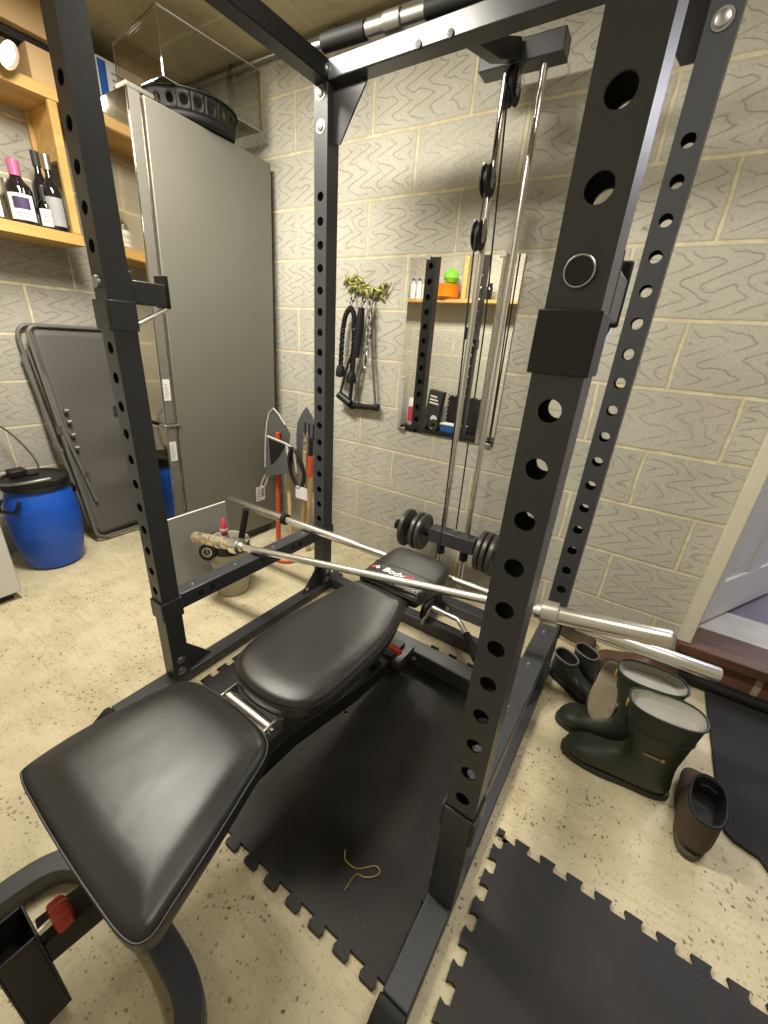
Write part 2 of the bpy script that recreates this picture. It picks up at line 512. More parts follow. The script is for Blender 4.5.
M['glassclear'] = acrylic_mat('clear_bottle_glass', (.80, .80, .72), .10, .7)
M['pink'] = mat('pink_foil', (.60, .16, .32), .3, .3)
M['orange'] = mat('orange_enamel', (.85, .22, .01), .3)
M['lime'] = mat('lime_green', (.16, .60, .03), .5)
M['hallfloor'] = mat('grey_hall_floor', (.16, .15, .18), .7)
M['hallstone'] = mat('pale_threshold', (.50, .48, .44), .8, 0, .2, 12)
M['hallwall'] = mat('hall_wall', (.55, .52, .56), .8)
M['plaster'] = mat('grey_plaster', (.42, .40, .35), .85)
M['lampon'] = mat('lit_bulb', (1.0, .93, .78), .3, emit=9, var=0)
M['lampshade'] = mat('brown_lamp_shade', (.12, .085, .05), .35, .3)
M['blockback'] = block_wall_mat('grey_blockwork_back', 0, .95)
M['blockleft'] = block_wall_mat('grey_blockwork_left', 1, .74)  # same blocks as the back; dimmer light on the left wall put into the colour
M['floor'] = floor_mat(); M['ceil'] = ceiling_mat(); M['brick'] = brick_mat()

# ------------------------------------------------------------------ setting
XL, XR, YF, ZC = -1.42, 2.85, -2.16, 2.41
def struct(name, mb, m, parent=None, bevel=0, base=(0, 0, 0)):
    o = mb.build(name, m, parent, bevel, base=base)
    if parent is None: o['kind'] = 'structure'
    return o
struct('floor', MB().box((XL-.1, YF-.1, -.08), (XR+.1, 0.0, 0)), M['floor'])
struct('ceiling', MB().box((XL-.1, YF-.1, ZC), (XR+.1, .12, ZC+.08)), M['ceil'])
wb = MB()
DX0, DX1, DZ0, DZ1 = 1.700, 2.50, .17, 2.13
wb.box((XL-.1, 0, -.08), (DX0, .12, ZC)); wb.box((DX0, 0, DZ1), (DX1, .12, ZC)); wb.box((DX1, 0, -.08), (XR+.1, .12, ZC))
struct('wall_back', wb, M['blockback'])
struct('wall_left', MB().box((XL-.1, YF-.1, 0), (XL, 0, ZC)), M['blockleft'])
struct('wall_front', MB().box((XL, YF-.1, 0), (XR, YF, ZC)), M['blockback'])
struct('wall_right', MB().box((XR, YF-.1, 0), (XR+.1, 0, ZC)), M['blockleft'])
# door opening: brick step, timber sill, painted frame, open panelled leaf and the passage behind
struct('trim_1', MB().box((DX0-.02, -.012, 0), (DX1+.02, .12, .125)), M['brick'])
struct('trim_2', MB().box((DX0-.03, -.035, .126), (DX1+.03, .14, .172)), M['darkwood'], bevel=.006)
fr = MB()
fr.box((1.664, -.022, .172), (1.712, .12, DZ1+.05)); fr.box((DX1-.012, -.022, .172), (DX1+.05, .12, DZ1+.05))
fr.box((1.712, -.022, DZ1), (DX1-.012, .12, DZ1+.05))
fr.box((1.712, .05, .172), (1.724, .12, DZ1))
struct('trim_3', fr, M['trimcream'], bevel=.004)
# door leaf hinged at the left jamb, swung open into the passage
ang = math.radians(60)
DM = Matrix.Translation((1.724, .10, .19)) @ Matrix.Rotation(ang, 4, 'Z')
dl = MB(); W_, H_, T_ = .74, 1.92, .035
st = .105
def fb(x0, x1, z0, z1, y0=0.0, y1=T_): dl.box((x0, y0, z0), (x1, y1, z1), DM)
fb(0, st, 0, H_); fb(W_-st, W_, 0, H_); fb(st, W_-st, 0, .20); fb(st, W_-st, H_-.11, H_); fb(st, W_-st, .78, .95)
fb(W_/2-.05, W_/2+.05, .20, H_-.11)
for (x0, x1) in ((st, W_/2-.05), (W_/2+.05, W_-st)):
    for (z0, z1) in ((.20, .78), (.95, H_-.11)):
        fb(x0, x1, z0, z1, .012, T_-.012)
        fb(x0+.045, x1-.045, z0+.045, z1-.045, .006, T_-.006)
d1 = dl.build('door_1', M['doorwhite'], None, .003); d1['kind'] = 'structure'
MB().lathe([(0, 0), (.012, 0), (.012, .03), (.026, .04), (.028, .055), (.015, .068), (0, .07)], n=16,
           M=DM @ Matrix.Translation((W_-.06, 0, .86)) @ Matrix.Rotation(PI/2, 4, 'X')).build('door_knob', M['rackb'], d1)
struct('floor_hall', MB().box((1.0, .14, .10), (4.0, 2.3, .165)), M['hallfloor'])
struct('trim_4', MB().box((DX0, .141, .12), (DX1, .36, .175)), M['hallstone'])
hw = MB(); hw.box((1.0, 2.3, .1), (4.0, 2.38, 2.5)); hw.box((.95, .13, .1), (1.0, 2.3, 2.5)); hw.box((4.0, .13, .1), (4.05, 2.3, 2.5))
struct('wall_hall', hw, M['hallwall'])
struct('ceiling_hall', MB().box((.95, .13, 2.5), (4.05, 2.38, 2.55)), M['hallwall'])

# ------------------------------------------------------------------ power rack
W, D, SEC = 1.0996, .7871, .060
H0, PIT = .4161, .07443
ZB, ZT = .045, 1.985
rack = thing('power_rack', 'charcoal steel power rack with rows of holes in its four uprights', 'power rack', (0, 0, 0), rack=True)
def hole_plate(mb, x0, x1, y, z0, z1, holes, r, inward):
    """plate in the xz plane with real round holes; rim sleeves go inward"""
    xc = (x0+x1)/2; hw_ = (x1-x0)/2; N = 24
    zs = sorted(holes); cuts = []
    lo = z0
    for z in zs:
        a, b_ = z-PIT/2, z+PIT/2
        if a > lo+1e-4: mb.add([(x0,y,lo),(x1,y,lo),(x1,y,a),(x0,y,a)], [(0,1,2,3)])
        else: a = lo
        ring = []; sq = []; deep = []
        for k in range(N):
            t = 2*PI*k/N; c, s_ = math.cos(t), math.sin(t)
            ring.append((xc+r*c, y, z+r*s_)); deep.append((xc+r*c, y+inward*.0035, z+r*s_))
            hz = (b_-z) if s_ >= 0 else (z-a)
            k_ = min(hw_/abs(c) if abs(c) > 1e-6 else 1e9, hz/abs(s_) if abs(s_) > 1e-6 else 1e9)
            sq.append((xc+c*k_, y, z+s_*k_))
        fs = [(k, (k+1) % N, N+(k+1) % N, N+k) for k in range(N)]
        fs += [(N+k, N+(k+1) % N, 2*N+(k+1) % N, 2*N+k) for k in range(N)]
        mb.add(sq+ring+deep, fs)
        # square corners
        for cx, cz, in ((x1, b_), (x0, b_), (x0, a), (x1, a)):
            tcs = sorted(range(N), key=lambda k: (sq[k][0]-cx)**2+(sq[k][2]-cz)**2)[:2]
            mb.add([(cx, y, cz), sq[tcs[0]], sq[tcs[1]]], [(0, 1, 2)])
        lo = b_
    if lo < z1: mb.add([(x0,y,lo),(x1,y,lo),(x1,y,z1),(x0,y,z1)], [(0,1,2,3)])

NH = 19
def upright(u, v, skip_bolt):
    mb = MB(); holes = [H0 + (k-1)*PIT for k in range(-3, NH)]
    holes = [h for h in holes if H0-PIT+.01 < h < ZT-.2]
    x0, x1 = u-SEC/2, u+SEC/2
    hole_plate(mb, x0, x1, v, ZB, ZT, holes, .0145, 1)
    hole_plate(mb, x0, x1, v+SEC, ZB, ZT, holes, .0145, -1)
    mb.add([(x0,v,ZB),(x0,v+SEC,ZB),(x0,v+SEC,ZT),(x0,v,ZT)], [(0,1,2,3)])
    mb.add([(x1,v,ZB),(x1,v+SEC,ZB),(x1,v+SEC,ZT),(x1,v,ZT)], [(0,1,2,3)])
    mb.add([(x0,v,ZT),(x1,v,ZT),(x1,v+SEC,ZT),(x0,v+SEC,ZT)], [(0,1,2,3)])
    return mb.build('upright', M['rack'], rack, fix=False)
corners = {'FL': (0, 0), 'FR': (W, 0), 'BL': (0, D), 'BR': (W, D)}
for k, (u, v) in corners.items(): upright(u, v, None)
for u in (0, W):
    MB().box((u-.03, -.19, 0.004), (u+.03, D+.16, ZB)).build('base_rail', M['rack'], rack, .004)
    c = MB(); c.prism([(-.192, .002), (-.192, .048), (-.21, .048), (-.262, .012), (-.262, .002)], u-.0315, u+.0315,
                      Matrix(((0,0,1,0),(1,0,0,0),(0,1,0,0),(0,0,0,1))))
    c.build('end_cap', M['blackplastic'], rack, .003)
    MB().box((u-.03, -.03, ZT+.001), (u+.03, D+.09, ZT+.056)).build('top_rail', M['rackb'], rack, .004)
MB().box((.031, D-.002, ZT+.001), (W-.031, D+.058, ZT+.055)).build('crossbeam', M['beam'], rack, .004)
MB().box((.031, 0, ZT+.001), (W-.031, .058, ZT+.055)).build('crossbeam', M['rack'], rack, .004)
MB().box((.031, D+.062, .004), (W-.031, D+.118, .06)).build('rear_base_beam', M['rack'], rack, .004)
# gusset plates
XZ = lambda y: Matrix(((1,0,0,0),(0,0,1,y),(0,1,0,0),(0,0,0,1)))
YZ = Matrix(((0,0,1,0),(1,0,0,0),(0,1,0,0),(0,0,0,1)))
for u, s_ in ((.03, 1), (W-.03, -1)):
    g = MB(); g.prism([(u, ZT+.0), (u+s_*.135, ZT+.0), (u+s_*.135, ZT-.012), (u+s_*.03, ZT-.155), (u, ZT-.155)], 0, .006, XZ(D+.03))
    g.build('gusset', M['rackb'], rack)  # blacker than the rack: shade under the beam put into the gusset colour
for u in (0, W):
    MB().prism([(SEC, ZB), (.165, ZB), (SEC, .165)], u-.005, u+.001, YZ).build('gusset', M['rack'], rack)
    MB().prism([(D, ZB), (D-.12, ZB), (D, .165)], u-.005, u+.001, YZ).build('gusset', M['rack'], rack)
# bolts: (point, axis)
def bolt(p, ax, r=.0115, parent=None, washer=True):
    mb = MB(); a = Vector(p); d = Vector(ax)
    if washer: mb.cyl(a, a+d*.002, r*1.35, 20)
    mb.cyl(a, a+d*.0055, r, 18, r*.9); mb.cyl(a+d*.0055, a+d*.008, r*.9, 18, r*.45)
    return mb.build('bolt', M['bolt'], parent or rack)
for k in ('BL', 'BR'):
    u, v = corners[k]
    bolt((u, v, 1.875), (0, -1, 0), .0145); bolt((u, v, 1.962), (0, -1, 0), .0145)
for u in (0, W):
    s_ = 1 if u == 0 else -1
    bolt((u+s_*.03, .027, .070), (s_, 0, 0)); bolt((u+s_*.03, .030, .118), (s_, 0, 0))
    bolt((u+s_*.03, D+.03, .075), (s_, 0, 0)); bolt((u+s_*.03, D+.03, .12), (s_, 0, 0))
    bolt((u+s_*.03, D-.0, ZT+.028), (s_, 0, 0), .011)
    bolt((u+s_*.006, D-.09, .06), (s_, 0, 0), .009)
for u_ in (.37, .47):
    MB().lathe([(.011, 0), (.010, .005), (0, .006)], n=18, M=Matrix.Translation((u_, D-.002, ZT+.010)) @ Matrix.Rotation(PI/2, 4, 'X')).build('bolt', M['rackb'], rack)

# detachable safety bars
for u, lab in ((0, 'charcoal safety bar on the left side of the rack, nearest the blue barrel'),
               (W, 'charcoal safety bar on the right side of the rack, nearest the green boots')):
    sb = thing('safety_bar', lab, 'safety bar', (u, 0, .30), 'safety bars of the power rack', rack=True)
    s_ = 1 if u == 0 else -1
    t = MB(); t.box((u-.03, SEC+.004, .32), (u+.03, D-.004, .38)); t.build('bar_tube', M['rack'], sb, .004)
    for v in (0, D):
        k = MB(); a, b_ = v-.006, v+SEC+.006
        k.box((u-.036, a, .303), (u-.0305, b_, .374)); k.box((u+.0305, a, .303), (u+.036, b_, .374))
        k.box((u-.0305, a, .303), (u+.0305, v-.0006, .374)); k.box((u-.0305, v+SEC+.0006, .303), (u+.0305, b_, .374))
        k.build('end_bracket', M['rack'], sb, .002)
    for v in (.14, .185, D-.20, D-.155):
        MB().cyl((u+s_*.0295, v, .350), (u+s_*.0306, v, .350), .0115, 18).build('bar_hole', M['black_in'], sb)
    for v in (.125, .305, .495, D-.11):
        MB().lathe([(0, .006), (.004, .005), (.006, .0)], (u+s_*.005, v, .3798), 12).build('rivet', M['bolt'], sb)

# J shaped bar catches hung on the front uprights
for u, lab in ((0, 'charcoal bar catch with projecting arm hung on the front left upright'),
               (W, 'black square-plated bar catch hung on the front right upright close to the camera')):
    t = thing('bar_catch', lab, 'bar catch', (u, 0, 1.2), 'bar catches on the front uprights', rack=True)
    s_ = 1 if u == 0 else -1
    p = MB(); p.box((u-.0345, -.0085, 1.203), (u+.0345, -.0008, 1.272)); p.box((u-.0345, -.0008, 1.203), (u-.0306, .064, 1.272))
    p.box((u+.0306, -.0008, 1.203), (u+.0333 if u else u+.0345, .064, 1.272)); p.box((u-.0306, SEC+.0008, 1.203), (u+.0306, SEC+.007, 1.34))
    p.build('bracket', M['rackb'] if u else M['rack'], t, .003)
    a = MB(); a.box((u-.026, SEC+.0075, 1.268), (u+.030, .152, 1.322)); a.build('arm', M['rack'], t, .003)
    MB().box((u-.028, .1525, 1.264), (u+.032, .160, 1.345)).build('end_lip', M['rackb'], t, .003)
    br = MB(); br.tube([(u+.022, SEC+.008, 1.222), (u+.022, .150, 1.262)], .006, 8); br.build('brace', M['rod'], t)
    z = H0 + (12-0)*PIT
    pin = MB(); pin.cyl((u, -.0005, z), (u, -.008, z), .0155, 24, .014)
    pin.build('pin', M['rackb'] if u else M['bolt'], t)
    if u:
        MB().tube([(u+.0152*math.cos(q*PI/12), -.0065, z+.0152*math.sin(q*PI/12)) for q in range(24)], .0012, 6, closed=True).build('pin_rim', M['bolt'], t)

# ------------------------------------------------------------------ cable tower behind the rack (room aligned)
TY = -.15
tower = thing('cable_tower', 'lat pulldown cable tower with two chrome guide rods before the mirror', 'cable tower', (.68, TY, 0))
for x in (.632, .755):
    MB().cyl((x, TY, .06), (x, TY, 2.06), .0125, 20).build('guide_rod', M['rod'], tower)
MB().box((.545, TY-.035, 2.055), (.815, TY+.035, 2.113)).build('top_beam', M['rack'], tower, .004)
arm = MB(); arm.rsweep([(.612, -.436, 2.03), (.645, -.29, 2.045), (.668, TY-.036, 2.085)], .042, .05); arm.build('support_arm', M['rackb'], tower, .003)
MB().box((.38, -.235, .004), (1.03, -.165, .055)).build('rear_foot', M['rack'], tower, .004)
MB().box((.655, -.365, .004), (.715, -.236, .05)).build('centre_beam', M['rack'], tower, .004)
for x in (.375, 1.031): MB().box((x, -.237, .002), (x+.012, -.163, .058)).build('end_cap', M['blackplastic'], tower, .003)
def pulley(c, r, ax='x'):
    mb = MB()
    prof = [(0, -.012), (r, -.012), (r, -.008), (r*.82, -.002), (r*.82, .002), (r, .008), (r, .012), (0, .012)]
    mb.lathe(prof, c, 24, axis=ax)
    return mb
for c, r in (((.664, TY-.01, 2.008), .048), ((.640, TY-.055, 1.752), .047), ((.634, TY-.055, 1.592), .047)):
    w_ = pulley(c, r).build('pulley', M['blackplastic'], tower)
    b_ = MB(); b_.box((c[0]-.0185, c[1]-.014, c[2]-.02), (c[0]-.0155, c[1]+.014, c[2]+.05)); b_.box((c[0]+.0155, c[1]-.014, c[2]-.02), (c[0]+.0185, c[1]+.014, c[2]+.05))
    b_.cyl((c[0]-.026, c[1], c[2]), (c[0]+.026, c[1], c[2]), .006, 10)
    b_.build('pulley_bracket', M['bolt'], w_)
lp = pulley((.705, -.395, .10), .05).build('pulley', M['blackplastic'], tower)
b_ = MB(); b_.box((.686, -.42, .05), (.6905, -.37, .155)); b_.box((.7195, -.42, .05), (.724, -.37, .155)); b_.cyl((.680, -.395, .10), (.730, -.395, .10), .007, 12)
b_.build('pulley_bracket', M['rackb'], lp)
MB().tube([(.660, TY-.058, 2.0), (.646, TY-.06, 1.78)], .0035, 6).build('cable', M['cable'], tower)
MB().tube([(.666, TY-.052, 1.99), (.690, TY-.01, 1.3), (.697, TY, .42)], .0035, 6).build('cable', M['cable'], tower)
MB().tube([(.640, TY-.10, 1.60), (.655, TY-.1, 1.1), (.667, TY-.10, .40), (.672, -.35, .10)], .0035, 6).build('cable', M['cable'], tower)
MB().tube([(.645, TY-.075, 1.75), (.639, TY-.075, 1.60)], .003, 6).build('cable', M['cable'], tower)
for x_ in (.60, .635, .745):
    MB().lathe([(.012, 0), (.010, .006), (0, .008)], n=14, M=Matrix.Translation((x_, -.237, .032)) @ Matrix.Rotation(PI/2, 4, 'X')).build('bolt', M['bolt'], tower)
MB().box((.655, -.30, .051), (.715, -.245, .13)).build('pulley_mount', M['rackb'], tower, .003)
# weight carriage
car = MB(); car.box((.572, TY-.034, .325), (.806, TY+.034, .398)); car.build('weight_carriage', M['rack'], tower, .004)
for x in (.632, .755):
    MB().cyl((x, TY, .270), (x, TY, .3245), .020, 20).build('carriage_bush', M['blackplastic'], tower)
for a, b2 in ((.571, .385), (.807, .925)):
    MB().cyl((a, TY, .352), (b2, TY, .346), .0155, 20).build('weight_peg', M['rackb'], tower)
    MB().cyl((b2, TY, .346), (b2+(-.014 if b2 < a else .014), TY, .346), .026, 20).build('peg_cap', M['blackplastic'], tower)
MB().lathe([(.012, 0), (.012, .012), (0, .014)], (.697, TY, .3985), 12).build('cable_stop', M['bolt'], tower)
# plates
def plate(r, th):
    prof = [(.0165, -th*.35), (.030, -th*.5), (.034, -th*.35), (r*.72, -th*.3), (r*.80, -th*.5), (r*.96, -th*.5), (r, -th*.3),
            (r, th*.3), (r*.96, th*.5), (r*.80, th*.5), (r*.72, th*.3), (.034, th*.35), (.030, th*.5), (.0165, th*.35), (.0165, -th*.35)]
    return MB().lathe(prof, (0, 0, 0), 36, axis='x')
specs = [(.437, .098, .022, 'outermost black iron weight plate on the left peg of the cable tower'),
         (.499, .096, .022, 'middle black iron weight plate on the left peg of the cable tower'),
         (.528, .094, .022, 'black iron weight plate on the left peg against the carriage'),
         (.836, .096, .022, 'black iron weight plate on the right peg against the carriage'),
         (.864, .097, .022, 'middle black iron weight plate on the right peg of the cable tower'),
         (.897, .100, .024, 'outermost black iron weight plate on the right peg of the cable tower')]
for x, r, th, lab in specs:
    o = plate(r, th).build('weight_plate', M['iron'], None)
    dz = .352 - .006*(abs(x-.69)-.12)/.18
    o.location = (x, TY, dz - .001); OFF[o.name] = Vector(o.location)
    tag(o, lab, 'weight plate', 'weight plates on the cable tower')
    o.rotation_euler = (random.uniform(0, 6), 0, 0)
# bent row handle lying on the low pulley
hd = thing('row_handle', 'bent chrome row handle with black grip clipped to the low pulley', 'cable handle', (.74, -.41, .10))
MB().tube([(.738, -.410, .135), (.80, -.41, .13), (.858, -.405, .125), (.885, -.425, .12), (.93, -.47, .115)], .0115, 14).build('bar', M['chrome'], hd)
MB().tube([(.925, -.465, .1155), (1.0, -.555, .105), (1.01, -.567, .104)], .0165, 14).build('grip', M['rubber'], hd)
MB().tube([(.728, -.405, .135), (.722, -.43, .10), (.716, -.455, .07), (.712, -.45, .055)], [.004, .009, .009, .004], 8).build('clip', M['galv'], hd)

# ------------------------------------------------------------------ lat bar lying over the top of the rack
a0, a1 = R2W(-.005, .77, 2.068), R2W(.63, .845, 2.085)
lat = thing('lat_bar', 'lat pulldown bar with black rubber grips lying across the rack top', 'lat bar', tuple(a0))
dlat = (a1-a0); L_ = dlat.length; dl_ = dlat.normalized()
P_ = lambda s_, dz=0: a0 + dl_*s_ + Vector((0, 0, dz))
MB().tube([P_(-.10), P_(.1), P_(L_+.2), P_(L_+.4)+Vector((0, -.03, 0)), P_(L_+.6)+Vector((0, -.1, 0))], .0105, 14).build('bar', M['galv'], lat)
for q0, q1 in ((.025, .185), (.375, .60)):
    MB().tube([P_(q0), P_(q0+.003), P_(q1-.003), P_(q1)], [.019, .0225, .0225, .019], 20).build('grip', M['rubber'], lat)
MB().tube([P_(.186), P_(.374)], .0185, 20).build('centre_sleeve', M['galv'], lat)
MB().tube([P_(.245), P_(.248), P_(.300), P_(.303)], [.020, .0245, .0245, .020], 24).build('centre_collar', M['galv'], lat)

# ------------------------------------------------------------------ barbells
def barbell(A, B, fr_, label, mats, r=.0135, taper=None):
    A, B = Vector(A), Vector(B); d = B-A
    q = lambda f: A + d*f
    t = thing('barbell', label, 'barbell', tuple(A), 'barbells resting on the safety bars')
    f1, f2 = fr_
    MB().tube([q(f1), q(f2)], r, 20).build('shaft', mats[0], t)
    for (e, f, s_, m_) in ((0.0, f1, 1, mats[1]), (1.0, f2, -1, mats[2])):
        ln = d.length
        sm = MB(); c = .006/ln*s_
        sm.tube([q(e), q(e+c), q(f-s_*.045/ln)], [.022, .0245, .0245], 28); sm.build('sleeve', m_, t)
        k = MB(); k.tube([q(f-s_*.0448/ln), q(f-s_*.043/ln), q(f-s_*.002/ln), q(f)], [.032, .0345, .0345, .032], 28)
        k.tube([q(f+s_*.0002/ln), q(f+s_*.016/ln)], [.022, .018], 24)
        k.build('collar', mats[3], t)
    return t
barbell((-.255, -.889, .3485), (1.51, -.754, .5936), (.16375, .82975), 'barbell lying across the bench pads with a rusty left sleeve',
        (M['chrome'], M['rusty'], M['sleeve'], M['sleeve']))
A, B = Vector((-.408, -.575, .3975)), Vector((1.692, -.522, .3975))
t = thing('barbell', 'barbell lying close to the rear uprights with smooth thick tapered ends', 'barbell', tuple(A), 'barbells resting on the safety bars')
q = lambda f: A + (B-A)*f
MB().tube([q(.384), q(.8135)], .0125, 20).build('shaft', M['chrome'], t)
MB().tube([q(0), q(.003), q(.180)], [.017, .0195, .0195], 24).build('sleeve', M['sleeve'], t)
MB().tube([q(.194), q(.378), q(.391)], [.0175, .0175, .0127], 24).build('sleeve', M['chrome'], t)
MB().tube([q(.180), q(.1815), q(.1925), q(.194)], [.021, .027, .027, .021], 24).build('collar', M['blackplastic'], t)
MB().tube([q(.814), q(.817), q(.998), q(1.0)], [.020, .0225, .0225, .020], 28).build('sleeve', M['chrome'], t)

# ------------------------------------------------------------------ weight bench (rack frame)
bench = thing('weight_bench', 'black padded adjustable weight bench with red knobs standing through the rack', 'weight bench', (.6, 0, 0), rack=True)
KB = 1.0
UC = .602
def KU(u): return 1.212+(u-1.212)*KB
def KV(v): return -.534+(v+.534)*KB
ZP = .455
def pad(name, outline, z0, z1, crown, parent, edge=.018, mat_=None):
    """cushion from an outline of (u, v): rounded top edge, slightly crowned top"""
    outline = [(KU(a_), KV(b_)) for a_, b_ in outline]
    n = len(outline); cu = sum(p_[0] for p_ in outline)/n; cv = sum(p_[1] for p_ in outline)/n
    # resample a closed Catmull-Rom
    pts = []
    for i in range(n):
        p0, p1, p2, p3 = (Vector(outline[(i+k) % n]) for k in (-1, 0, 1, 2))
        for s_ in range(6):
            t_ = s_/6
            pts.append(.5*((2*p1)+(p2-p0)*t_+(2*p0-5*p1+4*p2-p3)*t_*t_+(3*p1-p0-3*p2+p3)*t_**3))
    hu = max(abs(q_.x-cu) for q_ in pts)-edge*.6; hv = max(abs(q_.y-cv) for q_ in pts)-edge*.6
    m = len(pts); nor = []
    for i in range(m):
        tt = pts[(i+1) % m]-pts[i-1]; nn = Vector((tt.y, -tt.x)); nn.normalize()
        if nn.dot(pts[i]-Vector((cu, cv))) < 0: nn = -nn
        nor.append(nn)
    rings = []
    def relax(pl, k):
        for _ in range(k):
            pl = [(.5*pl[i][0]+.25*(pl[i-1][0]+pl[(i+1) % m][0]), .5*pl[i][1]+.25*(pl[i-1][1]+pl[(i+1) % m][1])) for i in range(m)]
        return pl
    def ring(inset, z): rings.append([(x_, y_, z) for x_, y_ in relax([(pts[i].x-nor[i].x*inset, pts[i].y-nor[i].y*inset) for i in range(m)], int(inset/.002))])
    ring(.022, z0); ring(.008, z0+.002); ring(.002, z0+.010); ring(.0, z0+.02); ring(0, z1-edge)
    for k in range(1, 5):
        a = k/4*PI/2; ring(edge*(1-math.cos(a)), z1-edge+edge*math.sin(a))
    c = Vector((cu, cv))
    ed = relax([(pts[i].x-nor[i].x*edge, pts[i].y-nor[i].y*edge) for i in range(m)], 14)
    def lift(x, y):
        a_ = sum(1/(((x-ex)**2+(y-ey)**2)**1.5+1e-9) for ex, ey in ed)/m
        d_ = a_**(-1/3)
        return crown*(1-math.exp(-(d_/.055)**2))
    for f in (.93, .82, .68, .52, .36, .20, .07):
        rr = []
        for i in range(m):
            e = Vector(ed[i]); p_ = c + (e-c)*f
            rr.append((p_.x, p_.y, z1+lift(p_.x, p_.y)))
        rings.append(rr)
    mb = MB(); mb.loft(rings, (True, False)); k0 = len(mb.v)-m
    mb.v.append(Vector((c.x, c.y, z1+lift(c.x, c.y))))
    for i in range(m): mb.f.append([k0+i, k0+(i+1) % m, k0+m]); mb.sm.append(True)
    o = mb.build(name, mat_ or M['leather'], parent)
    pi = MB(); pi.tube([(pts[i].x, pts[i].y, z1-edge*.75) for i in range(m)], .0020, 6, closed=True)
    pi.build('piping', M['piping'], o)
    return o
seat_o = [(.405, -.455), (.425, -.474), (.52, -.479), (.61, -.480), (.70, -.479), (.795, -.474), (.824, -.455), (.815, -.41), (.79, -.32), (.765, -.24),
          (.745, -.180), (.715, -.152), (.655, -.142), (.59, -.140), (.52, -.144), (.462, -.158), (.432, -.190), (.415, -.27), (.402, -.37)]
pad('seat_pad', seat_o, .393, ZP, .010, bench, .021)
back_o = [(.462, .0), (.485, -.05), (.530, -.082), (.60, -.093), (.67, -.084), (.72, -.058), (.745, -.01), (.752, .07), (.753, .15), (.752, .23), (.742, .30), (.722, .37),
          (.703, .425), (.690, .452), (.60, .458), (.508, .452), (.490, .425), (.475, .35), (.462, .25), (.452, .15), (.452, .07)]
pad('back_pad', back_o, .396, ZP, .006, bench, .021)
head_o = [(.480, .50), (.487, .471), (.515, .464), (.60, .463), (.69, .464), (.722, .470), (.730, .50), (.738, .56), (.738, .63), (.730, .69), (.716, .728), (.685, .747), (.60, .757), (.515, .757), (.482, .738), (.473, .70), (.471, .63), (.474, .56)]
hp = pad('head_pad', head_o, .410, ZP+.004, .003, bench, .018)
TM = lambda u, v, z: Matrix.Translation((u, v, z))
hz_ = ZP+.0078
text_mesh('lettering', 'Body', .040, M['white'], hp, TM(0.5815, 0.5440, hz_), .15, .0008, .0012)
text_mesh('lettering', 'Max', .040, M['redp'], hp, TM(0.6590, 0.5455, hz_), .15, .0008, .0012)
dm = MB(); dm.prism([(0.4930, 0.5375), (0.5032, 0.5505), (0.5134, 0.5375), (0.5032, 0.5245)], hz_-.002, hz_+.0008)
dm.build('emblem', M['redp'], hp)
MB().prism([(0.5069, 0.5412), (0.5162, 0.5524), (0.5255, 0.5412), (0.5162, 0.5300)], hz_-.002, hz_+.0012).build('emblem', M['white'], hp)
MB().tube([(.478, .585, ZP+.003), (.50, .588, hz_-.001), (.61, .589, hz_-.0005), (.71, .588, hz_-.001), (.738, .585, ZP+.003)], .0022, 6).build('seam', M['piping'], hp)
# steel under the pads
for u0 in (UC-.065, UC+.04):
    MB().box((u0, -.06, .371), (u0+.03, .70, .3925)).build('back_support', M['rackb'], bench, .003)
MB().box((UC-.14, -.42, .371), (UC+.14, -.38, .3925)).build('seat_support', M['rackb'], bench, .003)
MB().box((UC-.025, -.44, .341), (UC+.025, -.15, .3705)).build('seat_support', M['rackb'], bench, .003)
HY = KV(-.108)
MB().cyl((UC-.075, HY, .391), (UC+.070, HY, .391), .0165, 24).build('hinge_roller', M['chrome'], bench)
for u0 in (UC-.083, UC+.074):
    MB().box((u0-.003, HY-.028, .360), (u0+.003, HY+.032, .409)).build('hinge_plate', M['rod'], bench, .002)
    MB().cyl((u0-.007, HY, .391), (u0+.008, HY, .391), .009, 12).build('hinge_bolt', M['bolt'], bench)
MB().tube([(UC-.09, HY-.021, .400), (UC, HY-.021, .399), (UC+.08, HY-.021, .398)], .004, 8).build('hinge_rod', M['chrome'], bench)
# spine from the front receiver to the rear foot
MB().rsweep([(.560, -.5395, .20), (.572, -.44, .20), (UC-.004, -.30, .20), (UC, -.12, .21), (UC, .02, .20), (UC, .30, .12), (UC, .60, .075)], .055, .06).build('spine', M['rackb'], bench, .003)
MB().rsweep([(UC, -.105, .369), (UC, -.105, .30), (UC, -.105, .236)], .05, .05).build('pivot_post', M['rackb'], bench, .003)
MB().box((UC-.025, -.42, .045), (UC+.025, -.37, .164)).build('front_post', M['rackb'], bench, .003)
mb = MB(); mb.rsweep([(UC, .44, .125), (UC, .37, .24), (UC, .30, .368)], .04, .03); mb.build('incline_strut', M['rackb'], bench, .003)
mb = MB(); mb.box((UC-.03, .50, .100), (UC+.03, .60, .135)); mb.build('ladder_plate', M['rackb'], bench, .003)
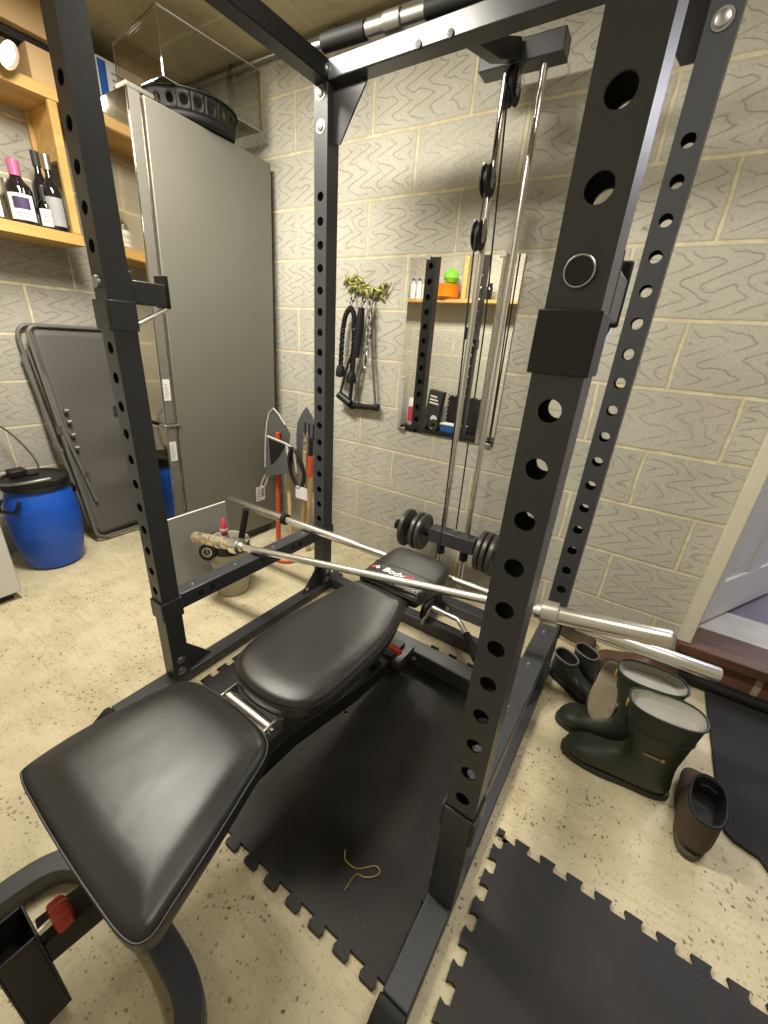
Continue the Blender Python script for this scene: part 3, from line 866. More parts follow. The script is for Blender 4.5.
# receiver for the leg roller at the front
rc = MB(); th = .004; u0, u1, v0, v1, z0, z1 = .522, .592, -.598, -.540, .03, .275
rc.box((u0, v0, z0), (u1, v0+th, z1)); rc.box((u0, v1-th, z0), (u1, v1, z1)); rc.box((u0, v0+th, z0), (u0+th, v1-th, z1)); rc.box((u1-th, v0+th, z0), (u1, v1-th, z1))
rc.build('leg_receiver', M['rackb'], bench, .0015)
MB().box((u0+th, v0+th, .20), (u1-th, v1-th, .205)).build('receiver_stop', M['black_in'], bench)
MB().cyl((.575, -.539, .252), (.575, -.518, .252), .006, 12).build('knob_stem', M['chrome'], bench)
kn = MB(); rings = []
def knob_ring(c, r, y): return [(c[0]+(r*(1+.13*math.cos(8*a)))*math.cos(a), y, c[2]+(r*(1+.13*math.cos(8*a)))*math.sin(a)) for a in [2*PI*k/48 for k in range(48)]]
kc = (.575, 0, .252)
for r, y in ((.014, -.521), (.022, -.519), (.0245, -.514), (.0235, -.497), (.016, -.492)): rings.append(knob_ring(kc, r, y))
kn.loft(rings); kn.build('knob', M['red'], bench)
# curved front foot, straight rear foot
arc = [(.305, -.62, .03), (.306, -.56, .03), (.320, -.49, .03), (.355, -.445, .03), (.42, -.418, .03), (.50, -.404, .03), (.58, -.399, .03), (.66, -.399, .03), (.74, -.406, .03), (.795, -.425, .03), (.830, -.465, .03), (.845, -.53, .03), (.847, -.60, .03)]
def smooth_path(p_, n=5):
    out = []; P2 = [Vector(x) for x in p_]
    for i in range(len(P2)-1):
        p0, p1, p2, p3 = P2[max(i-1,0)], P2[i], P2[i+1], P2[min(i+2,len(P2)-1)]
        for k in range(n):
            t_ = k/n
            out.append(.5*((2*p1)+(p2-p0)*t_+(2*p0-5*p1+4*p2-p3)*t_*t_+(3*p1-p0-3*p2+p3)*t_**3))
    out.append(P2[-1]); return out
MB().rsweep(smooth_path(arc), .052, .052).build('front_foot', M['rack'], bench, .004)
rf = MB(); rf.box((.22, .625, .018), (.905, .695, .088)); rf.build('rear_foot', M['rack'], bench, .004)
for a, b2 in ((.185, .2195), (.9055, .955)):
    MB().box((a, .621, .014), (b2, .699, .092)).build('end_cap', M['blackplastic'], bench, .006)
for uu in (.70, .78, .86): MB().box((uu, .6955, .07), (uu+.035, .703, .094)).build('foot_tab', M['rackb'], bench, .002)
bolt((.665, .6248, .055), (0, -1, 0), .008, bench)
MB().tube([(.61, .50, .182), (.635, .498, .183), (.672, .488, .186)], [.009, .012, .011], 16).build('red_grip', M['red'], bench)
mb = MB(); mb.box((.60, .50, .088), (.665, .62, .12)); mb.build('adjuster_bracket', M['rack'], bench, .003)

# ------------------------------------------------------------------ foam tiles
def wave(L, n, d):
    pts = []; p_ = L/n
    for k in range(n):
        s0 = k*p_
        pts += [(s0, 0), (s0+.29*p_, 0), (s0+.22*p_, d*.6), (s0+.26*p_, d), (s0+.74*p_, d), (s0+.78*p_, d*.6), (s0+.71*p_, 0)]
    return pts
def tile_outline(L, n, d):
    w = wave(L, n, d); g = .0008
    bottom = [(s_, -dd) for s_, dd in w]
    right = [(L-g+dd, s_) for s_, dd in w]
    top = [(s_, L-g-dd) for s_, dd in w][::-1]
    left = [(dd, s_) for s_, dd in w][::-1]
    pts = bottom + [(L-g, 0)] + right + [(L-g, L-g)] + top + [(0, L-g)] + left
    out = []
    for p_ in pts:
        if not out or (abs(p_[0]-out[-1][0]) + abs(p_[1]-out[-1][1])) > 2e-4: out.append(p_)
    return out
TL = .4965
def make_tile(x, y, lab, m_, L=TL, n=7, h=.012, d=.022, group='foam floor tiles inside the rack'):
    o = MB().prism(tile_outline(L, n, d), 0, h).build('foam_floor_tile', m_, None, base=(0, 0, 0))
    bm = bmesh.new(); bm.from_mesh(o.data); bmesh.ops.triangulate(bm, faces=[f for f in bm.faces if len(f.verts) > 4]); bm.to_mesh(o.data); bm.free()
    o.location = (x, y, .0005); o['label'] = lab; o['category'] = 'floor mat'
    if group: o['group'] = group
    return o
t0 = make_tile(.675, -1.465, 'black interlocking foam tile holding the bent wire, front right inside the rack', M['foam'])
o = t0.copy(); COL.objects.link(o); o.location = (.675-TL, -1.465, .0005); o['label'] = 'black interlocking foam tile under the bench seat, front left inside the rack'
YR = .415
po_ = [p_ for p_ in tile_outline(TL, 7, .022) if p_[1] < YR-.004]
top_i = max(range(len(po_)), key=lambda i: po_[i][1] if po_[i][0] > .3 else -1)
po_ = po_[:top_i+1] + [(TL-.0008, YR), (.0, YR)] + po_[top_i+1:]
o2 = MB().prism(po_, 0, .012).build('foam_floor_tile', M['foam'], None, base=(0, 0, 0))
bm = bmesh.new(); bm.from_mesh(o2.data); bmesh.ops.triangulate(bm, faces=[f for f in bm.faces if len(f.verts) > 4]); bm.to_mesh(o2.data); bm.free()
for x, lab in ((.675, 'black interlocking foam tile at the rear right inside the rack, before the bench foot'),
               (.675-TL, 'black interlocking foam tile at the rear left inside the rack, under the back pad')):
    o = o2 if x == .675 else o2.copy()
    if x != .675: COL.objects.link(o)
    o.location = (x, -1.465+TL, .0005); tag(o, lab, 'floor mat', 'foam floor tiles inside the rack')
make_tile(1.272, -1.04-.66, 'large black foam tile with toothed edges outside the rack at the bottom right', M['foam2'], .66, 10, .012, .022, None)

# bent brass coloured wire on the tile
wz = .0148
MB().tube(smooth_path([(.958, -1.325, wz), (.972, -1.343, wz), (1.007, -1.341, wz), (1.041, -1.311, wz), (1.058, -1.315, wz), (1.051, -1.331, wz), (1.030, -1.346, wz), (1.022, -1.347, wz), (1.011, -1.355, wz), (1.008, -1.392, wz)], 4), .0018, 6).build('bent_wire', M['wire'], None, base=(1.0, -1.34, .013))
tag(bpy.data.objects['bent_wire'], 'thin bent brass wire lying on the black foam tile', 'wire')

# doormat by the door
dmat = [(1.808, -.045), (1.806, -.64), (1.812, -.672), (1.832, -.69), (1.885, -.703), (1.902, -.73), (1.915, -1.02), (2.62, -1.02), (2.62, -.045)]
MB().prism(dmat, .001, .012).build('doormat', M['doormat'], None, .003)
tag(bpy.data.objects['doormat'], 'black ribbed rubber mat on the floor below the door step', 'doormat')
MB().tube([(1.70, .0-.035, .026), (1.87, -.036, .026), (2.1, -.036, .026), (2.6, -.036, .026)], .0245, 16).build('draught_tube', M['rubber'], None, base=(1.7, -.035, 0))
tag(bpy.data.objects['draught_tube'], 'dark grey foam tube lying along the foot of the door step', 'tube')

# ------------------------------------------------------------------ boots and shoes
def foot_rings(secs, n=28, flat=.0):
    """secs: (back/bottom point, front/top point, half width) in local x (toe) z ; ring param"""
    rings = []
    for (bx, bz), (fx, fz), hw_ in secs:
        c = Vector(((bx+fx)/2, 0, (bz+fz)/2)); a = Vector(((fx-bx)/2, 0, (fz-bz)/2))
        r = []
        for k in range(n):
            t_ = 2*PI*k/n; ct, st_ = math.cos(t_), math.sin(t_)
            e = .80
            cx = math.copysign(abs(ct)**e, ct); sx = math.copysign(abs(st_)**e, st_)
            r.append(c + a*cx + Vector((0, hw_*sx, 0)))
        rings.append(r)
    return rings
def sole_outline(L, wf, wh, n=40):
    pts = []
    for k in range(n):
        t_ = 2*PI*k/n; x = .5+.5*math.cos(t_); s_ = math.sin(t_)
        w_ = wh + (wf-wh)*(3*x*x-2*x**3 if x < .85 else 3*.7225-2*.614)
        e = math.copysign(abs(s_)**.75, s_)
        waist = 1-.14*math.exp(-((x-.38)/.16)**2)
        pts.append((L*x, e*w_*waist))
    return pts
def refine(rings, k=3):
    out = []
    n = len(rings[0])
    for i in range(len(rings)-1):
        p0, p1, p2, p3 = rings[max(i-1,0)], rings[i], rings[i+1], rings[min(i+2,len(rings)-1)]
        for s_ in range(k):
            t_ = s_/k
            out.append([.5*((2*p1[j])+(p2[j]-p0[j])*t_+(2*p0[j]-5*p1[j]+4*p2[j]-p3[j])*t_*t_+(3*p1[j]-p0[j]-3*p2[j]+p3[j])*t_**3) for j in range(n)])
    out.append(rings[-1]); return out
def welly(label, loc, rz):
    t = thing('wellington_boot', label, 'boot', (0, 0, 0), 'pair of green wellington boots')
    secs = [((-.012, .318), (.178, .312), .060), ((-.006, .27), (.168, .266), .058), ((.002, .20), (.150, .20), .055), ((.008, .14), (.138, .155), .052),
            ((.004, .085), (.142, .128), .051), ((.000, .040), (.155, .112), .048), ((.030, .020), (.178, .098), .046), ((.095, .018), (.205, .088), .048),
            ((.16, .018), (.232, .080), .052), ((.21, .018), (.258, .070), .053), ((.250, .019), (.280, .056), .046), ((.280, .022), (.295, .040), .028), ((.293, .026), (.298, .032), .008)]
    rr = refine(foot_rings(secs))
    mb = MB(); mb.loft(rr, (False, True)); mb.build('boot_shell', M['welly'], t)
    top = rr[0]; c = sum((Vector(q_) for q_ in top), Vector())/len(top)
    li = MB(); li.loft([[Vector(q_) for q_ in top], [c+(Vector(q_)-c)*.95 for q_ in top], [c+(Vector(q_)-c)*.93+Vector((0,0,-.012)) for q_ in top], [c+(Vector(q_)-c)*.80+Vector((0,0,-.024)) for q_ in top]], (False, True))
    li.build('lining', M['lining'], t, fix=False)
    MB().tube([Vector(q_) for q_ in top], .004, 6, closed=True).build('top_rim', M['wellytrim'], t)
    i = 4; band = [c2 + (Vector(q_)-c2)*1.006 for c2 in [sum((Vector(q_) for q_ in rr[i]), Vector())/len(rr[i])] for q_ in rr[i]]
    MB().tube(band, .0022, 6, closed=True).build('shaft_band', M['wellytrim'], t)
    so = [(x-.008, y) for x, y in sole_outline(.312, .056, .044)]
    MB().prism(so, .0, .024).build('sole', M['wellysole'], t, .004)
    # small orange maker's mark on both sides and tab on the front seam
    for s_ in (1, -1):
        mk = MB()
        Mx = Matrix.Translation((.080, s_*.0562, .178)) @ Matrix.Rotation(s_*-.06, 4, 'X')
        mk.add([Mx @ Vector(q_) for q_ in ((-.028, 0, -.004), (-.018, 0, -.006), (-.016, 0, .006), (-.026, 0, .008))], [(0,1,2,3)])
        mk.add([Mx @ Vector(q_) for q_ in ((-.014, 0, -.004), (.024, 0, -.004), (.026, 0, .001), (-.012, 0, .003))], [(0,1,2,3)])
        mk.build('maker_mark', M['orange_mark'], t)
    MB().box((.173, -.008, .272), (.1785, .008, .296)).build('seam_tab', M['orange_mark'], t, .002)
    t.location = loc; t.rotation_euler = (0, 0, rz)
    return t
M['orange_mark'] = mat('orange_mark', (.45, .26, .06), .5)
w1 = welly('green wellington boot nearest the camera, in front of its twin', (1.668, -.652, 0), PI+.03)
w2_ = dup(w1, (1.628, -.535, 0), PI+.05, 'green wellington boot standing behind its twin, partly hidden')

def low_boot(name, label, L, hgt, ow, loc, rz, m_up, m_so, m_in, group=None, cat='shoe', rim=None, lace=False, of=.125):
    t = thing(name, label, cat, (0, 0, 0), group)
    k = L/.29
    secs = [((.0, hgt), (.125*k, hgt*.93), ow), ((.002, hgt*.8), (.128*k, hgt*.82), ow*1.05), ((.0, hgt*.5), (.145*k, hgt*.72), ow*1.1), ((.0, .035), (.165*k, hgt*.62), ow*1.12),
            ((.04*k, .018), (.185*k, hgt*.56), ow*1.15), ((.11*k, .016), (.21*k, hgt*.50), ow*1.22), ((.17*k, .016), (.236*k, hgt*.44 if hgt > .1 else .048), ow*1.3), ((.22*k, .016), (.262*k, .048), ow*1.28),
            ((.258*k, .017), (.28*k, .040), ow*1.05), ((.28*k, .02), (.288*k, .030), ow*.5), ((.287*k, .023), (.29*k, .027), ow*.15)]
    secs = [(a_, (max(b_[0], (of+.004*i_)*k), b_[1]), w_) for i_, (a_, b_, w_) in enumerate(secs)]
    rr = refine(foot_rings(secs))
    MB().loft(rr, (False, True)).build('upper', m_up, t)
    top = [Vector(q_) for q_ in rr[0]]; c = sum(top, Vector())/len(top)
    MB().loft([top, [c+(q_-c)*.92 for q_ in top], [c+(q_-c)*.88+Vector((.0,0,-.03)) for q_ in top], [c+(q_-c)*.7+Vector((.01,0,-.055)) for q_ in top]], (False, True)).build('inside', m_in, t, fix=False)
    MB().tube(top, .0038, 6, closed=True).build('collar', rim or m_up, t)
    so = [(x-.006, y) for x, y in sole_outline(L+.014, ow*1.36, ow*1.14)]
    MB().prism(so, 0, .022).build('sole', m_so, t, .004)
    if lace:
        for i in range(4):
            x = .135*k+i*.016; z = hgt*.90-i*.013
            MB().tube([(x, -.018, z-.002), (x+.003, 0, z+.004), (x, .018, z-.002)], .003, 6).build('lace', M['rubber'], t)
    t.location = loc; t.rotation_euler = loc and (0, 0, rz)
    return t
low_boot('walking_shoe', 'brown suede walking shoe with black lining beside the wellington heels', .295, .145, .041,
         (1.716, -.812, 0), PI/2-.16, M['shoebrown'], M['dirtysole'], M['black_in'], None, 'shoe', M['rubber'], True, .175)
db = low_boot('rubber_ankle_boot', 'dark green rubber ankle boot with buckle beside the rack rail, nearer one', .21, .118, .036,
              (1.262, -.315, 0), -.50, M['darkboot'], M['rubber'], M['black_in'], 'pair of dark rubber ankle boots', 'boot', M['tubegrey'])
dup(db, (1.325, -.235, 0), -.42, 'dark green rubber ankle boot tucked behind its twin by the wall')
# shoe standing on its toe, sole to the room
ss = low_boot('upturned_shoe', 'brown shoe propped upright on its toe, worn tan sole facing the room', .200, .075, .034,
              (1.455, -.455, .012), 0, M['shoebrown'], M['tansole'], M['black_in'], None, 'shoe')
ss.rotation_euler = Matrix(((0, 1, 0), (0, 0, 1), (1, 0, 0))).to_euler()
ss.rotation_euler = (Matrix.Rotation(-.42, 3, 'X') @ Matrix(((0, -1, 0), (0, 0, 1), (-1, 0, 0)))).to_euler(); ss.location = (1.445, -.488, .270)
lb = low_boot('leather_shoe', 'red brown leather shoe with pale welt by the back wall', .30, .12, .046,
              (1.70, -.058, 0), PI+.30, M['leatherbrown'], M['tansole'], M['black_in'], None, 'shoe')
tb = low_boot('tan_slip_on', 'tan brown slip-on shoe standing against the wall behind the rack rail', .175, .085, .034,
              (1.225, -.05, 0), -.1, M['tanleather'] if 'tanleather' in M else M['shoebrown'], M['tansole'], M['black_in'], None, 'shoe')

# ------------------------------------------------------------------ tall fridge
FX0, FX1, FYF, FYB, FZ = -.885, -.585, -.722, -.095, 1.990
fg = thing('fridge_freezer', 'tall slim stainless fridge with a grey side standing against the back wall', 'fridge', (-.735, -.35, 0))
MB().box((FX0, FYF, .05), (FX1, FYB, FZ-.002)).build('cabinet', M['fridgeside'], fg, .004)
MB().box((FX0+.02, FYF+.03, 0.0), (FX1-.02, FYB-.05, .049)).build('plinth', M['rackb'], fg)
ZJ = .755
for z0, z1 in ((.07, ZJ-.006), (ZJ+.006, FZ)):
    MB().box((FX0+.012, FYF-.012, z0+.01), (FX1-.012, FYF-.0005, z1-.01)).build('gasket', M['gasket'], fg)
    d = MB().box((FX0, FYF-.064, z0), (FX1, FYF-.0125, z1)).build('door', M['steel'], fg, .006)
    MB().box((FX1+.0002, FYF-.058, z0+.004), (FX1+.0016, FYF-.018, z1-.004)).build('door_edge', M['gasket'], d)
    MB().box((FX1-.001, FYF-.0155, z0), (FX1+.003, FYF-.0122, z1)).build('edge_strip', M['steelrim'], d)
    MB().box((FX1-.002, FYF-.066, z0), (FX1+.002, FYF-.0625, z1)).build('edge_strip', M['steelrim'], d)
MB().box((FX1-.05, FYF-.066, ZJ-.0055), (FX1+.006, FYF+.01, ZJ+.0055)).build('hinge', M['bolt'], fg, .002)
MB().box((FX1-.08, FYF-.058, FZ+.001), (FX1-.008, FYF+.05, FZ+.018)).build('hinge_cover', M['gasket'], fg, .004)
for z0 in (.873, .583):
    s_ = MB().box((FX1+.0018, FYF-.055, z0), (FX1+.0026, FYF-.022, z0+.095)).build('sticker', M['paper'], fg)
    pr = MB()
    for k in range(7): pr.box((FX1+.0027, FYF-.050, z0+.012+k*.010), (FX1+.003, FYF-.050+.012+.012*((k*37) % 5)/5, z0+.015+k*.010))
    pr.build('print', M['greyprint'], s_)
s_ = MB().box((FX1+.0003, -.262, .232), (FX1+.0012, -.192, .325)).build('sticker', M['paper'], fg)
pr = MB()
for k in range(5): pr.box((FX1+.0013, -.252, .243+k*.015), (FX1+.0016, -.252+.018+.006*((k*7) % 4), .249+k*.015))
pr.box((FX1+.0013, -.220, .255), (FX1+.0016, -.200, .310)); pr.build('print', M['greyprint'], s_)

fg.rotation_euler = (-.028, 0, 0); fg.location.z = .0115
# perforated black basket on the fridge, acrylic display case over it, white box behind
bk = MB(); C_ = (-.738, -.365, FZ+.019); Rb = .195; NB = 22
def ringmesh(mb, R0, R1, z0, z1, n, hr):
    Mh = 8
    for k in range(n):
        a0_ = 2*PI*k/n; a1_ = 2*PI*(k+1)/n; am = (a0_+a1_)/2; da = (a1_-a0_)/2; zc = (z0+z1)/2; hz = (z1-z0)/2
        pts_o = []; pts_i = []
        for j in range(4*Mh):
            t_ = 2*PI*j/(4*Mh); c, s2 = math.cos(t_), math.sin(t_)
            k_ = 1/max(abs(c), abs(s2)); R = lambda z: R0+(R1-R0)*(z-z0)/(z1-z0)
            zo = zc+hz*s2*k_; ao = am+da*c*k_
            zi = zc+hr*s2; ai = am+hr*c/R(zc)
            pts_o.append((C_[0]+R(zo)*math.cos(ao), C_[1]+R(zo)*math.sin(ao), C_[2]+zo)); pts_i.append((C_[0]+R(zi)*math.cos(ai), C_[1]+R(zi)*math.sin(ai), C_[2]+zi))
        N = 4*Mh
        mb.add(pts_o+pts_i, [(j, (j+1) % N, N+(j+1) % N, N+j) for j in range(N)], False)
ringmesh(bk, Rb*.96, Rb, .022, .088, NB, .0155)
bk.lathe([(Rb*.90, 0), (Rb*.93, .004), (Rb*.96, .022)], C_, 60)
bk.lathe([(Rb, .088), (Rb+.006, .090), (Rb+.006, .094), (Rb-.004, .092)], C_, 60)
bk.lathe([(0, .001), (Rb*.90, 0)], C_, 60)
o = bk.build('perforated_basket', M['rubber'], None, base=C_, fix=False)
md = o.modifiers.new('solid', 'SOLIDIFY'); md.thickness = .003
tag(o, 'round black basket with a row of holes lying on the fridge top', 'basket')
BX0, BX1, BY0, BY1, BZ0 = -.92, -.60, -.565, -.075, FZ+.115
ac = thing('acrylic_case', 'clear acrylic open display case tipped on top of the fridge', 'acrylic case', (BX0, BY0, BZ0))
TH = .005
MB().box((BX0, BY0, BZ0), (BX1, BY1, BZ0+TH)).build('base_panel', M['acrylic'], ac)
pa = MB(); pa.prism([(BX0, BZ0+TH), (BX1, BZ0+TH), (BX1, BZ0+.20), (BX0, BZ0+.155)], 0, TH, XZ(BY0)); pa.build('front_panel', M['acrylic'], ac)
pa = MB(); pa.prism([(BX0, BZ0+TH), (BX1, BZ0+TH), (BX1, BZ0+.22), (BX0, BZ0+.19)], 0, TH, XZ(BY1-TH)); pa.build('back_panel', M['acrylic'], ac)
pa = MB(); pa.prism([(BY0+TH, BZ0+TH), (BY1-TH, BZ0+TH), (BY1-TH, BZ0+.22), (BY0+TH, BZ0+.20)], BX1-TH, BX1, YZ); pa.build('side_panel', M['acrylic'], ac)
pa = MB(); pa.prism([(BY0+TH, BZ0+TH), (BY1-TH, BZ0+TH), (BY1-TH, BZ0+.19), (BY0+TH, BZ0+.155)], BX0, BX0+TH, YZ); pa.build('side_panel', M['acrylic'], ac)
e = .0028
for a, b2 in (((BX1, BY0, BZ0), (BX1, BY0, BZ0+.20)), ((BX0, BY0, BZ0), (BX0, BY0, BZ0+.155)), ((BX0, BY0, BZ0), (BX1, BY0, BZ0)), ((BX1, BY0, BZ0), (BX1, BY1, BZ0)),
              ((BX1, BY0, BZ0+.20), (BX1, BY1, BZ0+.22)), ((BX1, BY1, BZ0), (BX1, BY1, BZ0+.22)), ((BX0, BY0, BZ0+.155), (BX1, BY0, BZ0+.20))):
    MB().tube([a, b2], e, 6).build('panel_edge', M['acryledge'], ac)
wbx = thing('carton', 'white and blue printed carton on the top shelf by the fridge', 'carton', (-1.29, -.36, 2.116)); wbase = 2.1155
MB().box((-1.40, -.50, wbase), (-1.185, -.22, wbase+.20)).build('box_body', M['paper'], wbx, .002)
MB().box((-1.1848, -.498, wbase+.01), (-1.184, -.462, wbase+.19)).build('blue_panel', M['bluep'], wbx)
pr = MB()
for k in range(6): pr.box((-1.1848, -.44, wbase+.03+k*.025), (-1.184, -.44+.09+.02*((k*5) % 3), wbase+.038+k*.025))
pr.build('print', M['greyprint'], wbx)

# ------------------------------------------------------------------ left wall shelves
SX = -1.17
sh = thing('shelf_unit', 'pine wall shelves holding bottles, boxes and a lamp on the left wall', 'shelf unit', (XL, -1.3, 1.5))
for z1, ye in ((1.585, -.700), (2.115, -.06)):
    MB().box((XL+.001, YF+.01, z1-.045), (SX, ye, z1)).build('shelf_board', M['pine'], sh, .002)
MB().box((SX-.024, -.738, 1.586), (SX-.002, -.704, 2.069)).build('shelf_post', M['pine'], sh, .002)
MB().box((XL+.002, -.738, 1.586), (XL+.022, -.704, 2.069)).build('shelf_post', M['pine'], sh, .002)
MB().box((XL+.023, -.722, 1.87), (SX-.025, -.704, 2.069)).build('shelf_brace', M['pine'], sh, .002)
MB().box((XL+.023, -.722, 1.586), (SX-.025, -.704, 1.625)).build('shelf_brace', M['pine'], sh, .002)

def bottle(label, x, y, h, r, body, cap, capm, lab=None, neck=.32, emblem=False, band=None):
    z = 1.5855
    t = thing('bottle', label, 'bottle', (x, y, z), 'bottles on the lower wall shelf')
    hb = h*(1-neck); rn = r*.36
    prof = [(0, 0), (r*.92, 0), (r, .006), (r, hb*.86), (r*.9, hb*.94), (r*.55, hb*1.06), (rn, hb*1.18), (rn, h-.03), (rn*1.15, h-.028), (rn*1.15, h-.02), (0, h-.02)]
    MB().lathe(prof, (x, y, z), 24).build('glass', body, t)
    MB().lathe([(rn*1.25, h-.055 if cap else h-.03), (rn*1.3, h), (0, h+.001)], (x, y, z), 18).build('cap', capm, t)
    if lab is not None:
        a_c = math.atan2(-1.83-y, 1.31-x); a0_, a1_ = a_c-1.0, a_c+1.0
        l_ = MB().lathe([(r+.0008, hb*.10), (r+.0008, hb*.72)], (x, y, z), 16, a0=a0_, a1=a1_).build('label', lab, t, fix=False)
        if emblem:
            MB().lathe([(r+.0014, hb*.36), (r+.0014, hb*.40), (r+.0014, hb*.60), (r+.0014, hb*.64)], (x, y, z), 10, a0=a_c-.62, a1=a_c+.62).build('emblem', M['inkviolet'], l_, fix=False)
            for zz, w_ in ((.24, .5), (.18, .35)):
                MB().lathe([(r+.0014, hb*zz), (r+.0014, hb*(zz+.03))], (x, y, z), 8, a0=a_c-w_, a1=a_c+w_).build('print', M['greyprint'], l_, fix=False)
        else:
            for zz, w_ in ((.50, .55), (.42, .4), (.25, .6)):
                MB().lathe([(r+.0014, hb*zz), (r+.0014, hb*(zz+.05))], (x, y, z), 8, a0=a_c-w_, a1=a_c+w_).build('print', M['greyprint'], l_, fix=False)
    return t
bottle('clear bottle with pink cap and large white label bearing a dark oval', -1.235, -.895, .235, .048, M['glassdark'], True, M['pink'], M['paper'], .34, True)
bottle('small clear bottle with pale label and black stopper, beside the dark wine bottle', -1.215, -.812, .165, .030, M['glassclear'], True, M['ink'], M['paper'], .36)
bottle('tall dark wine bottle with silver collar, front of the two at the shelf end', -1.205, -.779, .285, .036, M['glassdark'], True, M['galv'], M['greyprint'], .38)
bottle('tall dark bottle with black neck foil at the back of the shelf end', -1.285, -.785, .305, .035, M['glassdark'], True, M['ink'], None, .36)
bottle('short clear bottle with gold top at the left frame edge', -1.24, -1.00, .17, .035, M['glassclear'], True, M['hook'], M['paper'], .3)
bottle('clear round bottle behind the pink capped one', -1.335, -.90, .18, .038, M['glassclear'], True, M['galv'], None, .36)
bottle('dark squat bottle behind the small stoppered one', -1.335, -.825, .15, .034, M['glassdark'], True, M['greyprint'], M['paper'], .4)

def carton_box(name, lab, lo, hi, m_, group=None, rz=0):
    c = ((lo[0]+hi[0])/2, (lo[1]+hi[1])/2, lo[2])
    t = thing(name, lab, 'box', c, group)
    MB().box(lo, hi).build('box_body', m_, t, .002)
    MB().box((lo[0], c[1]-.003, hi[2]+.0002), (hi[0], c[1]+.003, hi[2]+.0012)).build('tape_seam', M['trimcream'], t)
    t.rotation_euler = (0, 0, rz)
    return t
carton_box('cardboard_box', 'lower cardboard box on the top shelf beside the lamp', (-1.39, -.775, 2.1155), (-1.178, -.605, 2.232), M['card'], 'cardboard boxes on the top shelf')
carton_box('cardboard_box', 'large cardboard box stacked on top near the ceiling at upper left', (-1.41, -.93, 2.262), (-1.160, -.605, 2.405), M['card'], 'cardboard boxes on the top shelf')
MB().box((-1.40, -.91, 2.2325), (-1.20, -.615, 2.2615)).build('dark_slab', M['black_in'], None, base=(-1.3, -.76, 2.2325))  # flat black slab filling the space between the stacked boxes
tag(bpy.data.objects['dark_slab'], 'flat dark slab filling the gap between the two cardboard boxes', 'tray')
lm = thing('clamp_lamp', 'brown shaded lamp with a lit white bulb on the top shelf', 'lamp', (-1.20, -.95, 2.116))
LM = rot_to((-1.135, -.905, 2.158), (-1.055, -.845, 2.098))
MB().lathe([(.016, -.02), (.018, .0), (.036, .02), (.046, .06)], n=24, M=LM).build('lamp_shade', M['lampshade'], lm, fix=False)
MB().lathe([(0, .060), (.03, .056), (.042, .048)], n=20, M=LM).build('bulb', M['lampon'], lm)
MB().tube([(-1.14, -.909, 2.163), (-1.22, -.96, 2.19), (-1.28, -1.01, 2.125)], .008, 10).build('lamp_neck', M['lampshade'], lm)
MB().lathe([(0, 0), (.04, 0), (.04, .008), (0, .010)], (-1.28, -1.01, 2.116), 20).build('lamp_base', M['lampshade'], lm)

# ------------------------------------------------------------------ folding chair leaning on the left wall
fc = thing('folding_lounger', 'folded grey padded lounger chair leaning against the left wall', 'folding chair', (-1.22, -.75, 0))
yA, yB = -.955, -.50
def cp(s_, y, off=0.0):      # s_: 0 bottom .. 1 top ; off = distance out from the chair plane
    x = -1.235 + (-1.378+1.235)*s_; z = .012 + 1.165*s_
    return Vector((x + off*.99, y, z + off*.12))
rows = 16; cols = 8; rings = []
pd = MB(); vs = []; fs = []
for i in range(rows+1):
    for j in range(cols+1):
        s_ = .02+.965*i/rows; y = yA+.02+(yB-yA-.04)*j/cols + .045*(1-s_)
        sag = -.012*math.sin(PI*j/cols)*(1 if s_ < .78 else .3) + .022*math.exp(-((s_-.52)/.06)**2)*math.sin(PI*j/cols)*(j/cols) + .02*math.exp(-((s_-.28)/.04)**2)*math.sin(PI*j/cols)-.012*math.exp(-((s_-.36)/.03)**2)*math.sin(PI*j/cols)
        vs.append(cp(s_, y, .004+sag))
for i in range(rows):
    for j in range(cols):
        a = i*(cols+1)+j; fs.append((a, a+1, a+cols+2, a+cols+1))
pd.add(vs, fs, True); o = pd.build('padded_panel', M['vinyl'], fc, fix=False, subsurf=1)
md = o.modifiers.new('solid', 'SOLIDIFY'); md.thickness = .018; md.offset = 0
def rrect(y0, y1, s0, s1, off, r=.05, n=6):
    out = []
    dz = 1.165
    for (cy, cs, a0_) in ((y1-r, s1-r/dz, 0), (y0+r, s1-r/dz, PI/2), (y0+r, s0+r/dz, PI), (y1-r, s0+r/dz, 3*PI/2)):
        for k in range(n+1):
            a = a0_+PI/2*k/n; yy = cy+r*math.cos(a); ss_ = cs+r*math.sin(a)/dz
            out.append(cp(ss_, yy+.045*(1-ss_), off))
    return out
MB().tube(rrect(yA, yB, .01, .995, .018), .0095, 10, closed=True).build('frame_tube', M['tubegrey'], fc)
MB().tube(rrect(yA-.03, yB+.03, .45, 1.0, -.022, .06), .0095, 10, closed=True).build('frame_tube', M['tubegrey'], fc)
MB().tube([cp(.08, yA-.0+.04, -.02), cp(.88, yA-.035, -.022)], .009, 10).build('rear_leg', M['tubegrey'], fc)
MB().tube([cp(.08, yA+.03+.04, -.022), cp(.90, yA-.005, -.022)], .009, 10).build('rear_leg', M['tubegrey'], fc)
MB().tube([cp(.20, yA+.055+.035, .024), cp(.55, yA+.03, .026), cp(.80, yA+.02, .02)], .009, 10).build('arm_tube', M['tubegrey'], fc)
pk = MB(); pk.tube([cp(.06, yA+.02+.045, -.006), cp(.2, yA+.02+.04, -.006), cp(.86, yA+.02, -.006), cp(.96, yA+.03, -.006)], .016, 8); pk.build('padded_edge', M['vinyl'], fc)
for s_ in (.47, .53, .59, .64):
    MB().cyl(cp(s_, yA+.055, .028), cp(s_, yA+.075, .028), .012, 12).build('recline_peg', M['bolt'], fc)
